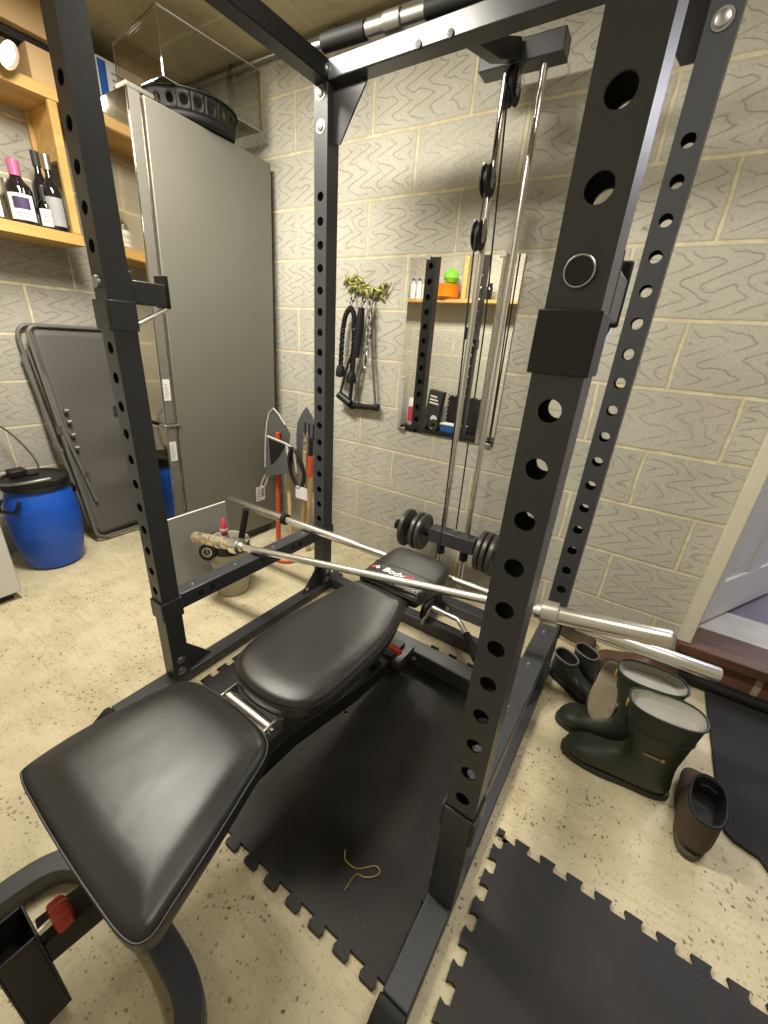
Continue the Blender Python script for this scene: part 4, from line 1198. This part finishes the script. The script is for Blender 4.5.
for s_, yy in ((.33, yA+.075), (.56, yA+.01)):
    MB().box(cp(s_, yy-.012, .030)-Vector((.004, 0, .022)), cp(s_, yy+.012, .034)+Vector((0, 0, .022))).build('hinge_clip', M['galv'], fc)
MB().box(cp(.60, yB-.155, .018), cp(.645, yB-.13, .024)).build('buckle', M['galv'], fc)

# ------------------------------------------------------------------ blue barrel and the adapter lying on it
bc = (-1.180, -1.136)
ba = thing('plastic_barrel', 'blue plastic barrel with black lid and steel clamp ring by the left wall', 'barrel', (*bc, 0))
MB().lathe([(0, .004), (.105, .004), (.118, .012), (.130, .06), (.143, .13), (.150, .19), (.1512, .20), (.1500, .21), (.1515, .225), (.1525, .26), (.1515, .295), (.150, .302), (.1512, .312), (.148, .34), (.140, .38), (.128, .415), (.122, .43), (.122, .455), (.0, .455)], (*bc, 0), 48).build('barrel_body', M['barrel'], ba)
MB().lathe([(.124, .432), (.136, .434), (.138, .44), (.138, .474), (.134, .480), (.126, .480), (.122, .472), (0, .468)], (*bc, 0), 48).build('lid', M['rackb'], ba)
MB().lathe([(.1385, .462), (.1415, .464), (.1415, .478), (.1385, .480)], (*bc, 0), 48).build('clamp_ring', M['rackb'], ba)
MB().tube([(bc[0]+.142*math.cos(a)+.003, bc[1]+.142*math.sin(a), .486+.012*math.cos(a*2)) for a in [-1.45+k*.16 for k in range(11)]], .0065, 8).build('clamp_lever', M['galv'], ba)
for a in (-1.15, 2.0):
    h_ = MB(); cx, cy = bc[0]+.142*math.cos(a), bc[1]+.142*math.sin(a)
    tx, ty = -math.sin(a), math.cos(a); ox, oy = math.cos(a), math.sin(a)
    h_.tube([(cx+tx*s_*.05+ox*d_, cy+ty*s_*.05+oy*d_, z_) for s_, d_, z_ in ((-1, 0, .40), (-1, .02, .37), (-.8, .026, .35), (.8, .026, .35), (1, .02, .37), (1, 0, .40))], .008, 8)
    h_.build('carry_handle', M['blackplastic'], ba)
ad = thing('power_adapter', 'black power adapter with trailing cable lying on the barrel lid', 'adapter', (-1.235, -1.17, .482))
MB().box((-1.275, -1.215, .4815), (-1.205, -1.145, .512)).build('adapter_body', M['blackplastic'], ad, .006)
MB().box((-1.21, -1.16, .4815), (-1.17, -1.115, .50)).build('plug', M['blackplastic'], ad, .004)
MB().tube(smooth_path([(-1.19, -1.135, .49), (-1.20, -1.10, .52), (-1.26, -1.11, .60), (-1.33, -1.16, .70), (-1.36, -1.25, .76), (-1.38, -1.36, .80)]), .0045, 8).build('cable', M['cable'], ad)

# white appliance at the left frame edge
ap = thing('chest_appliance', 'white appliance cabinet cut off by the left frame edge beside the barrel', 'appliance', (-1.16, -1.70, 0))
MB().box((XL+.01, -2.05, .04), (-.904, -1.372, .86)).build('cabinet', M['appliance'], ap, .006)
MB().box((XL+.03, -2.03, .0), (-.94, -1.40, .039)).build('plinth', M['rackb'], ap)
MB().box((XL+.005, -2.055, .861), (-.90, -1.367, .89)).build('worktop', M['appliance'], ap, .005)

# ------------------------------------------------------------------ sheet and bucket by the fridge
shM = Matrix.Translation((-.325, -.80, 0)) @ Matrix.Rotation(.0, 4, 'Z')
sp_ = MB(); y0_, y1_ = -.955, -.64; z_ = .415
xb, xt = -.335, -.360
sp_.add([(xb, y0_, .002), (xb, y1_, .002), (xt, y1_, z_), (xt, y0_, z_), (xb-.006, y0_, .002), (xb-.006, y1_, .002), (xt-.006, y1_, z_), (xt-.006, y0_, z_)],
        [(0,1,2,3), (7,6,5,4), (0,4,5,1), (1,5,6,2), (2,6,7,3), (3,7,4,0)])
pn = thing('metal_sheet', 'flat grey sheet with pale top edge standing upright before the fridge', 'sheet', (-.34, -.80, 0))
sp_.build('sheet_face', M['sheet'], pn)
MB().box((xt-.007, y0_, z_), (xt+.001, y1_, z_+.004)).build('top_edge', M['paper'], pn)
kc_ = (-.230, -.735)
bu = thing('bucket', 'off-white bucket of odds and ends behind the left safety bar', 'bucket', (*kc_, 0))
MB().lathe([(0, .003), (.074, .003), (.078, .01), (.092, .27), (.096, .275), (.096, .285), (.090, .285), (.086, .27), (.072, .012), (0, .012)], (*kc_, 0), 32).build('bucket_body', M['bucket'], bu)
MB().lathe([(.0945, .240), (.0985, .241), (.0985, .284), (.0965, .286)], (*kc_, 0), 32).build('bucket_rim', M['rackb'], bu)
MB().tube([(kc_[0]+.098*math.cos(a), kc_[1]+.098*math.sin(a), .255-.07*math.sin((a+2.2)/2.6*PI)) for a in [-2.2+k*.26 for k in range(11)]], .0025, 6).build('bail_handle', M['galv'], bu)
# things in / on the bucket
def stick(name, lab, cat, a, b2, r, m_, tip=None):
    t = thing(name, lab, cat, a, 'tools standing in the white bucket')
    MB().tube([a, b2], r, 12).build('shaft', m_, t)
    if tip: tip(t)
    return t
def tipred(t):
    MB().lathe([(.004, 0), (.016, .01), (.019, .03), (.012, .06), (.006, .085), (0, .09)], (-.235, -.750, .312), 16).build('nozzle_cap', M['redp'], t)
    MB().lathe([(.0185, .026), (.0195, .032), (.0185, .040)], (-.235, -.750, .312), 16).build('white_band', M['paper'], t)
stick('spray_can', 'can with a red and white cap standing in the white bucket', 'can', (-.235, -.750, .015), (-.235, -.750, .312), .020, M['greyprint'], tipred)
stick('trowel', 'black handled tool leaning up out of the white bucket', 'hand tool', (-.235, -.725, .02), (-.165, -.668, .44), .016, M['rackb'])
tp = thing('tape_roll', 'black tape roll with pale core hung on the bucket front', 'tape', (-.21, -.83, .22))
MB().lathe([(.024, -.014), (.040, -.014), (.040, .014), (.024, .014), (.024, -.014)], n=28, M=rot_to((-.232, -.846, .262), (-.207, -.894, .272))).build('tape', M['rackb'], tp)
MB().lathe([(.018, -.0135), (.0238, -.0135), (.0238, .0135), (.018, .0135)], n=28, M=rot_to((-.232, -.846, .262), (-.207, -.894, .272))).build('core', M['trimcream'], tp)
# caulk tube / white handle outside

# ------------------------------------------------------------------ long handled tools beside the fridge (blades up)
def blade(pts, m_, t, y, thick=.006, name='blade', tilt=0.0, curve=.02):
    mb = MB(); n = len(pts)
    cx = sum(p_[0] for p_ in pts)/n
    Mx = Matrix.Translation((cx, y, 0)) @ Matrix.Rotation(tilt, 4, 'Z')
    mb.prism([(x-cx, z) for x, z in pts], -thick/2, thick/2, Mx @ Matrix(((1,0,0,0),(0,0,1,0),(0,1,0,0),(0,0,0,1))))
    return mb.build(name, m_, t, .002)
G = 'long handled garden tools standing by the fridge'
ta = thing('shovel', 'upturned shovel with red shaft and pale worn blade edge beside the fridge', 'shovel', (-.44, -.22, 0), G)
MB().tube([(-.425, -.235, .01), (-.42, -.215, .62)], .0145, 14).build('shaft', M['redshaft'], ta)
MB().tube([(-.421, -.217, .56), (-.419, -.213, .70)], [.019, .014], 14).build('socket', M['redshaft'], ta)
bpts = [(-.535, .47), (-.53, .56), (-.52, .66), (-.505, .745), (-.485, .80), (-.455, .828), (-.42, .80), (-.375, .745), (-.345, .70), (-.36, .60), (-.40, .53), (-.46, .50)]
blade(bpts, M['tool'], ta, -.20, .004, 'blade', .12)
rim = [(x, -.2035, z) for x, z in bpts]
MB().tube([Vector((x + .0, -.203+.12*(x+.44), z)) for x, z in bpts[:8]], .0055, 6).build('worn_edge', M['toolw'], ta)
tbm = thing('spade', 'upturned grey spade with pointed blade against the back wall by the rack', 'spade', (-.31, -.10, 0), G)
MB().tube([(-.305, -.12, .01), (-.302, -.105, .68)], .0145, 14).build('shaft', M['handlewood'], tbm)
blade([(-.405, .66), (-.395, .74), (-.36, .80), (-.315, .85), (-.27, .80), (-.225, .74), (-.20, .66), (-.20, .50), (-.24, .45), (-.37, .45), (-.405, .50)], M['tool'], tbm, -.085, .005, 'blade', -.06)
MB().tube([(-.303, -.11, .58), (-.302, -.106, .70)], [.018, .015], 14).build('socket', M['rusty'], tbm)
tc_ = thing('garden_fork', 'wooden shafted tool with red collar between spade and rack upright', 'garden tool', (-.20, -.19, 0), G)
MB().tube([(-.21, -.20, .01), (-.196, -.18, .60)], .014, 14).build('shaft', M['handlewood'], tc_)
MB().tube([(-.202, -.186, .48), (-.197, -.181, .60)], [.0175, .0165], 14).build('collar', M['redshaft'], tc_)
MB().tube([(-.197, -.181, .60), (-.195, -.18, .70)], .012, 12).build('socket', M['rackb'], tc_)
fk = MB()
for dx in (-.045, -.015, .015, .045):
    fk.tube([(-.195, -.18, .69), (-.195+dx, -.18, .71), (-.195+dx, -.178, .78)], .005, 6)
fk.build('tines', M['rackb'], tc_)
td = thing('wooden_pole', 'pale wooden pole leaning between the red shaft and the spade', 'pole', (-.33, -.2, 0), G)
MB().tube([(-.30, -.25, .01), (-.385, -.17, .62)], .0125, 12).build('shaft', M['handlewood'], td)
te = thing('broom_pole', 'straight pale wooden pole behind the tagged strap', 'pole', (-.29, -.16, 0), G)
MB().tube([(-.285, -.17, .01), (-.28, -.14, .60)], .0125, 12).build('shaft', M['handlewood'], te)
# folded grey bag hooked over the shafts
gb = thing('grey_bag', 'folded grey fabric bag with pale stitched border hung over the tool shafts', 'bag', (-.33, -.265, .5))
gv = [(-.475, -.255, .44), (-.44, -.265, .60), (-.435, -.265, .685), (-.30, -.27, .67), (-.235, -.275, .655), (-.215, -.275, .52), (-.33, -.275, .485), (-.43, -.27, .445)]
mb = MB(); mb.prism([(p_[0], p_[2]) for p_ in gv], -.006, .006, XZ(-.268)); mb.build('bag_panel', M['tool2'] if 'tool2' in M else M['tool'], gb, .004)
MB().prism([(-.425, .665), (-.30, .655), (-.36, .575), (-.415, .525)], -.002, .002, XZ(-.2765)).build('dark_pocket', M['rackb'], gb)
MB().tube([Vector((x, -.2765, z)) for x, y, z in gv[2:6]], .006, 6).build('border', M['toolw'], gb)
MB().tube([(-.475, -.262, .45), (-.51, -.262, .40), (-.525, -.262, .365), (-.505, -.262, .355), (-.475, -.262, .40), (-.455, -.262, .455)], .006, 6).build('loop', M['toolw'], gb)
MB().tube([(-.285, -.278, .66), (-.27, -.28, .60), (-.245, -.28, .50)], .009, 6).build('border', M['toolw'], gb)
bs = thing('tagged_strap', 'black looped strap with a white paper tag hanging among the tools', 'strap', (-.20, -.29, .4))
MB().tube(smooth_path([(-.235, -.288, .66), (-.258, -.288, .60), (-.245, -.288, .51), (-.19, -.288, .44), (-.15, -.288, .50), (-.165, -.288, .58), (-.21, -.288, .65)]), .011, 8).build('strap', M['rackb'], bs)
MB().box((-.205, -.298, .385), (-.120, -.296, .455)).build('tag', M['paper'], bs)
rc_ = thing('red_hose', 'thin red hose curled on the floor below the tools', 'hose', (-.20, -.36, 0))
MB().tube(smooth_path([(-.40, -.31, .012), (-.35, -.38, .012), (-.28, -.41, .012), (-.20, -.39, .012), (-.17, -.33, .012)]), .008, 8).build('hose_line', M['redshaft'], rc_)

# ------------------------------------------------------------------ hook rail with its cable attachments
hk = thing('hook_rail', 'antiqued green brass leaf shaped hook rail on the block wall', 'hook rail', (.0, -.001, 1.45))
hkm = MB(); random.seed(3)
for i in range(34):
    f_ = i/33; x = -.105+.215*f_+random.uniform(-.012, .012); z = 1.475-.045*f_+random.uniform(-.028, .028)
    a = random.uniform(0, 6.28); l_ = random.uniform(.014, .03)
    Mx = Matrix.Translation((x, -.016+random.uniform(-.006, .006), z)) @ Matrix.Rotation(a, 4, 'Y') @ Matrix.Rotation(random.uniform(-.5, .5), 4, 'X')
    hkm.loft([[Vector((s_*l_, .004*math.cos(q_)*math.sqrt(max(0, 1-s_*s_)), .010*math.sin(q_)*math.sqrt(max(0, 1-s_*s_)))) for q_ in [k*PI/4 for k in range(8)]] for s_ in (-1, -.7, -.2, .3, .75, 1)], (True, True), Mx)
hkm.tube([(-.10, -.008, 1.475), (0, -.008, 1.458), (.11, -.008, 1.435)], .007, 8)
hkm.build('leaf_casting', M['hook'], hk)
MB().loft([[Vector((.112+.045*t_, -.016, 1.425+.05*t_*t_+w_)) + Vector((0, .004*c_, 0)) for w_, c_ in ((-.014*(1-t_), 0), (0, 1), (.014*(1-t_), 0), (0, -1))] for t_ in (0, .35, .7, .98)], (True, True)).build('leaf_tip', M['hook'], hk)
HP = [(-.055, 1.395), (.012, 1.392), (.058, 1.388)]
for x, z in HP:
    MB().tube([(x, -.012, z+.06), (x, -.014, z+.012), (x, -.024, z-.006), (x, -.040, z), (x, -.042, z+.014)], .0038, 8).build('hook', M['rackb'], hk)
def helix(path, R, turns, ph, n=90):
    P2 = smooth_path(path, 12); out = []
    m = len(P2)
    for i, p_ in enumerate(P2):
        t_ = (P2[min(i+1, m-1)]-P2[max(i-1, 0)]).normalized(); u_ = t_.cross(Vector((0, 1, 0))).normalized(); w_ = t_.cross(u_)
        a = turns*2*PI*i/(m-1)+ph
        out.append(p_+(u_*math.cos(a)+w_*math.sin(a))*R)
    return out
rp = thing('triceps_rope', 'black twisted triceps rope with rubber ends on the left hook', 'rope', (-.055, -.05, 1.2))
x0, z0 = HP[0]
pathr = [(x0+.0, -.045, z0-.035), (x0-.03, -.045, z0-.07), (x0-.048, -.045, z0-.16), (x0-.055, -.045, z0-.32)]
pathl = [(x0+.003, -.05, z0-.035), (x0+.025, -.05, z0-.07), (x0+.03, -.05, z0-.18), (x0+.022, -.05, z0-.345)]
for pp in (pathr, pathl):
    for ph in (0, 2*PI/3, 4*PI/3):
        MB().tube(helix(pp, .0075, 7, ph), .0068, 7).build('rope_strand', M['blackplastic'], rp)
for e_, tz in ((pathr[-1], -.055), (pathl[-1], -.06)):
    MB().lathe([(0, .008), (.017, .008), (.022, -.005), (.026, -.03), (.024, -.045), (0, -.05)], e_, 20).build('rubber_end', M['rubber'], rp)
MB().tube([(x0, -.040, z0+.004), (x0+.008, -.042, z0-.012), (x0, -.044, z0-.036), (x0-.008, -.042, z0-.012)], .003, 8, closed=True).build('ring', M['galv'], rp)
x0, z0 = HP[1]
hv = thing('stirrup_handle', 'black double stirrup row handle hanging on the middle hook', 'cable handle', (x0, -.05, 1.1))
MB().tube([(x0, -.040, z0+.002), (x0+.008, -.042, z0-.012), (x0, -.044, z0-.032), (x0-.008, -.042, z0-.012)], .003, 8, closed=True).build('ring', M['galv'], hv)
MB().tube([(x0, -.046, z0-.03), (x0-.005, -.047, z0-.10), (x0-.02, -.05, z0-.26)], [.016, .021, .016], 10).build('strap', M['rackb'], hv)
MB().tube([(x0-.004, -.047, z0-.06), (x0-.03, -.05, z0-.25), (x0-.050, -.05, z0-.49)], .010, 8).build('side_bar', M['rackb'], hv)
MB().tube([(x0-.015, -.047, z0-.15), (x0-.085, -.05, z0-.34), (x0-.118, -.05, z0-.455)], .006, 8).build('side_bar', M['rackb'], hv)
MB().tube([(x0-.125, -.05, z0-.455), (x0-.045, -.05, z0-.495)], .021, 16).build('grip', M['rackb'], hv)
x0, z0 = HP[2]
ch = thing('chain', 'short silver chain with a carabiner on the right hook', 'chain', (x0, -.05, 1.2))
zc_ = z0+.006
for i in range(8):
    cz = zc_-.016-i*.029; ring_ = []
    for k in range(14):
        a = 2*PI*k/14; lx = .011*math.cos(a); lz = .020*math.sin(a)
        ring_.append((x0+lx if i % 2 == 0 else x0-i*.001, -.046 if i % 2 == 0 else -.046+lx, cz+lz))
    MB().tube(ring_, .0040, 6, closed=True).build('link', M['silver'], ch)
cz = zc_-.016-8*.029-.025
MB().tube([(x0-.008+.013*math.cos(2*PI*k/16), -.046, cz+.036*math.sin(2*PI*k/16)) for k in range(16)], .0042, 8, closed=True).build('carabiner', M['silver'], ch)
vb = thing('tricep_bar', 'black triangular cable handle hanging behind the chain', 'cable handle', (x0, -.03, 1.1))
MB().tube([(x0-.004, -.028, z0-.005), (x0+.02, -.028, z0-.25), (x0+.058, -.032, z0-.485)], .0065, 8).build('side_bar', M['tubegrey'], vb)
MB().tube([(x0-.005, -.028, z0-.005), (x0-.04, -.028, z0-.25), (x0-.082, -.032, z0-.505)], .0065, 8).build('side_bar', M['tubegrey'], vb)
MB().tube([(x0-.085, -.032, z0-.50), (x0+.06, -.032, z0-.492)], .015, 16).build('grip', M['rubber'], vb)
MB().tube([(x0-.004, -.036, z0+.004), (x0+.004, -.03, z0-.01), (x0-.004, -.028, z0-.02), (x0-.012, -.03, z0-.01)], .003, 8, closed=True).build('ring', M['galv'], vb)
for dx, dz in ((-.092, -.502), (.064, -.490)):
    MB().lathe([(0, -.012), (.018, -.012), (.02, 0), (.018, .012), (0, .012)], (x0+dx, -.032, z0+dz), 16, axis='x').build('end_cap', M['blackplastic'], vb)

# ------------------------------------------------------------------ mirror
mi = thing('wall_mirror', 'frameless rectangular mirror on the block wall behind the cable tower', 'mirror', (.5, -.004, .80))
MB().box((.245, -.006, .805), (.757, -.002, 1.570)).build('mirror_glass', M['mirror'], mi)
for x, z in ((.275, .806), (.735, .806), (.33, 1.5695), (.67, 1.5695)):
    MB().box((x-.014, -.010, z-.010), (x+.014, -.0065, z+.010)).build('mirror_clip', M['galv'], mi, .002)

# conduit along the wall top, strap on it
cd = thing('wall_conduit', 'grey pipe running along the top of the back wall', 'pipe', (-.4, -.03, 2.385))
MB().tube([(XL+.01, -.03, 2.388), (-.6, -.03, 2.388), (.0, -.03, 2.385), (1.6, -.03, 2.382)], .0125, 12).build('pipe', M['galv'], cd)
for x in (-.78, -.2, .5): MB().tube([(x-.02, -.03, 2.3885), (x+.02, -.03, 2.3885)], .016, 12).build('pipe_joint', M['galv'], cd)
sr = thing('hanging_strap', 'black strap hanging by a hook from the pipe above the fridge', 'strap', (-.838, -.05, 2.2))
MB().tube([(-.838, -.012, 2.398), (-.838, -.022, 2.406), (-.838, -.034, 2.406), (-.838, -.048, 2.398), (-.838, -.05, 2.37)], .005, 8).build('hook', M['rackb'], sr)
MB().box((-.856, -.053, 2.15), (-.820, -.047, 2.372)).build('webbing', M['rackb'], sr)

# ------------------------------------------------------------------ front wall shelf and the gear below it, seen in the mirror
fs_ = thing('pine_shelf', 'pine shelf on the wall opposite, seen reflected in the mirror', 'shelf', (-.3, YF, 1.57))
MB().box((SX+.002, YF+.001, 1.575), (.85, -1.97, 1.603)).build('shelf_board', M['pine'], fs_, .002)
MB().box((-.355, -2.015, 1.604), (-.315, -1.975, 2.10)).build('shelf_post', M['pine'], fs_, .002)
MB().box((SX+.002, YF+.001, 2.10), (.85, -1.97, 2.13)).build('shelf_board', M['pine'], fs_, .002)
pot = thing('casserole_pot', 'orange enamel pot on the opposite shelf, seen in the mirror', 'pot', (-.44, -2.06, 1.604))
MB().lathe([(0, .001), (.085, .001), (.108, .02), (.118, .108), (.122, .114), (.110, .114), (.10, .02), (0, .012)], (-.53, -2.04, 1.6035), 32).build('pot_body', M['orange'], pot)
MB().lathe([(.122, .115), (.09, .126), (.015, .132), (0, .132)], (-.53, -2.04, 1.6035), 32).build('pot_lid', M['orange'], pot)
lg = thing('green_ball', 'lime green crinkled ball resting on the orange pot lid', 'ball', (-.44, -2.06, 1.71))
gm = MB(); gm.lathe([(0, 0), (.045, .006), (.072, .04), (.066, .075), (.05, .095), (.02, .115), (0, .12)], (-.50, -2.04, 1.7362), 10); gm.build('ball_surface', M['lime'], lg)
for i, x in enumerate((-.90, -.835, -.77)):
    t = thing('white_bottle', ('left', 'middle', 'right')[i]+' white plastic bottle on the opposite shelf, seen in the mirror', 'bottle', (x, -2.06, 1.6035), 'white bottles on the opposite shelf')
    MB().lathe([(0, 0), (.026, 0), (.028, .01), (.028, .12), (.012, .14), (.012, .16), (0, .16)], (x, -2.06, 1.6035), 18).build('bottle_body', M['paper'], t)
    MB().lathe([(.0135, .158), (.0135, .182), (0, .183)], (x, -2.06, 1.6035), 14).build('cap', M['bluep'], t)
for i, x in enumerate((-.20, -.13, .30, .38)):
    t = thing('spray_bottle', ('pale jar beside the shelf post', 'clear jar with dark lid', 'dark jar', 'last dark jar on the right')[i]+' on the opposite shelf, seen in the mirror', 'jar', (x, -2.06, 1.6035), 'jars on the opposite shelf')
    t.name = 'storage_jar'
    OFF[t.name] = Vector((x, -2.06, 1.6035))
    MB().lathe([(0, 0), (.028, 0), (.03, .01), (.03, .10), (.02, .115), (0, .115)], (x, -2.06, 1.6035), 18).build('jar_body', M['paper'] if i < 1 else M['glassdark'], t)
    MB().lathe([(.023, .1155), (.023, .135), (0, .136)], (x, -2.06, 1.6035), 14).build('lid', M['rackb'], t)
lsh = thing('storage_bench', 'low dark storage bench along the opposite wall', 'bench', (-.35, -2.05, 0))
MB().box((-.86, YF+.005, .36), (.45, -1.96, .40)).build('bench_top', M['rackb'], lsh, .003)
for x in (-.85, .41):
    MB().box((x, YF+.01, 0), (x+.03, -1.97, .359)).build('bench_leg', M['rackb'], lsh)
fd = thing('food_bag', 'red and white printed bag on the low bench, seen in the mirror', 'bag', (-.62, -2.06, .401))
MB().loft([[Vector((-.735+.105*c*w, -2.06+.06*s2*w2, .4012+z)) for c, s2 in [(math.cos(k*PI/8), math.sin(k*PI/8)) for k in range(16)]] for z, w, w2 in ((0, .95, .9), (.03, 1.05, 1.1), (.15, 1.02, 1.0), (.24, 1.0, .5), (.28, .98, .12))]).build('bag_body', M['paper'], fd)
MB().box((-.80, -1.998, .45), (-.67, -1.992, .60)).build('red_panel', M['redp'], fd)
kx = thing('boxed_gear', 'black printed box leaning on the low bench, seen in the mirror', 'box', (-.45, -2.05, .401))
KM = Matrix.Translation((-.54, -2.03, .4015)) @ Matrix.Scale(1.3, 4) @ Matrix.Rotation(.12, 4, 'Y')
MB().box((-.06, -.03, .008), (.06, .03, .30), KM).build('box_body', M['ink'], kx, .002)
MB().lathe([(0, 0), (.028, 0)], n=24, M=KM @ Matrix.Translation((.025, .0308, .09)) @ Matrix.Rotation(-PI/2, 4, 'X')).build('round_label', M['paper'], kx, fix=False)
pr = MB()
for k in range(3): pr.box((-.04, .0305, .20+k*.025), (.04-.012*k, .0309, .212+k*.025), KM)
pr.build('print', M['paper'], kx)
# spare toothed foam tile standing on the bench
o = MB().prism(tile_outline(.34, 8, .014), 0, .012).build('spare_foam_tile', M['foam2'], None, base=(0, 0, 0))
bm = bmesh.new(); bm.from_mesh(o.data); bmesh.ops.triangulate(bm, faces=[f for f in bm.faces if len(f.verts) > 4]); bm.to_mesh(o.data); bm.free()
o.rotation_euler = (PI/2, 0, 0); o.location = (-.42, -2.13, .401+.0005+.014)
tag(o, 'spare grey toothed foam tile standing on the low bench, seen in the mirror', 'floor mat')
for i, (x, r) in enumerate(((-.607, .060), (-.482, .056))):
    o = plate(r, .022).build('loose_plate', M['iron'], None); o.location = (x, -1.977, .401+r); o.rotation_euler = (0, 0, PI/2)
    OFF[o.name] = Vector(o.location)
    tag(o, ('larger', 'smaller')[i]+' loose weight plate standing on the low bench, seen in the mirror', 'weight plate', 'loose plates on the low bench')
bl = thing('blue_crate', 'blue and white crate on the low bench, seen in the mirror', 'crate', (-.30, -2.02, .401))
MB().box((-.41, -2.09, .4015), (-.16, -1.99, .47)).build('crate_body', M['bluep'], bl, .004)
MB().box((-.415, -2.095, .471), (-.155, -1.985, .485)).build('crate_rim', M['paper'], bl, .003)

# ------------------------------------------------------------------ lights
def area(name, loc, size, power, col, rot=(0, 0, 0)):
    l = bpy.data.lights.new(name, 'AREA'); l.shape = 'RECTANGLE'; l.size, l.size_y = size; l.energy = power; l.color = col
    o = bpy.data.objects.new(name, l); COL.objects.link(o); o.location = loc; o.rotation_euler = rot
    return o
WARM = (1.0, .945, .82)
area('ceiling_tube_light', (-.12, -1.12, 2.36), (.88, .26), 70, WARM)
area('ceiling_tube_light', (1.85, -1.12, 2.36), (.7, .20), 15, WARM)
area('passage_light', (2.4, 1.3, 2.45), (.8, .8), 55, (.88, .88, 1.0))
pl = bpy.data.lights.new('shelf_lamp_light', 'SPOT'); pl.energy = 7; pl.color = (1.0, .86, .62); pl.spot_size = 2.4; pl.shadow_soft_size = .04
po = bpy.data.objects.new('shelf_lamp_light', pl); COL.objects.link(po); po.location = (-1.02, -.82, 2.09)
po.rotation_euler = Vector((.6, .5, -.55)).to_track_quat('-Z', 'Y').to_euler()
w = bpy.data.worlds.new('world'); S.world = w; w.use_nodes = True
w.node_tree.nodes['Background'].inputs[0].default_value = (1.0, .95, .85, 1); w.node_tree.nodes['Background'].inputs[1].default_value = .15

# ------------------------------------------------------------------ camera
cam = bpy.data.cameras.new('camera'); co = bpy.data.objects.new('camera', cam); COL.objects.link(co)
Rm = [[0.8380884060979531, 0.5413674911371076, 0.06729831427308436], [0.26525234949962434, -0.2965886997469061, -0.917429198503794], [-0.47670642396449225, 0.7867378106600774, -0.3921665496044155]]
mw = Matrix.Identity(4)
for i in range(3):
    mw[i][0] = Rm[0][i]; mw[i][1] = -Rm[1][i]; mw[i][2] = -Rm[2][i]
mw.translation = Vector((1.30746, -1.83341, 1.22818))
co.matrix_world = mw
cam.sensor_fit = 'HORIZONTAL'; cam.sensor_width = 36; cam.lens = 36*404.371/768; cam.clip_start = .01
S.camera = co
S.view_settings.view_transform = 'Standard'; S.view_settings.look = 'None'
S.view_settings.exposure = 0.0
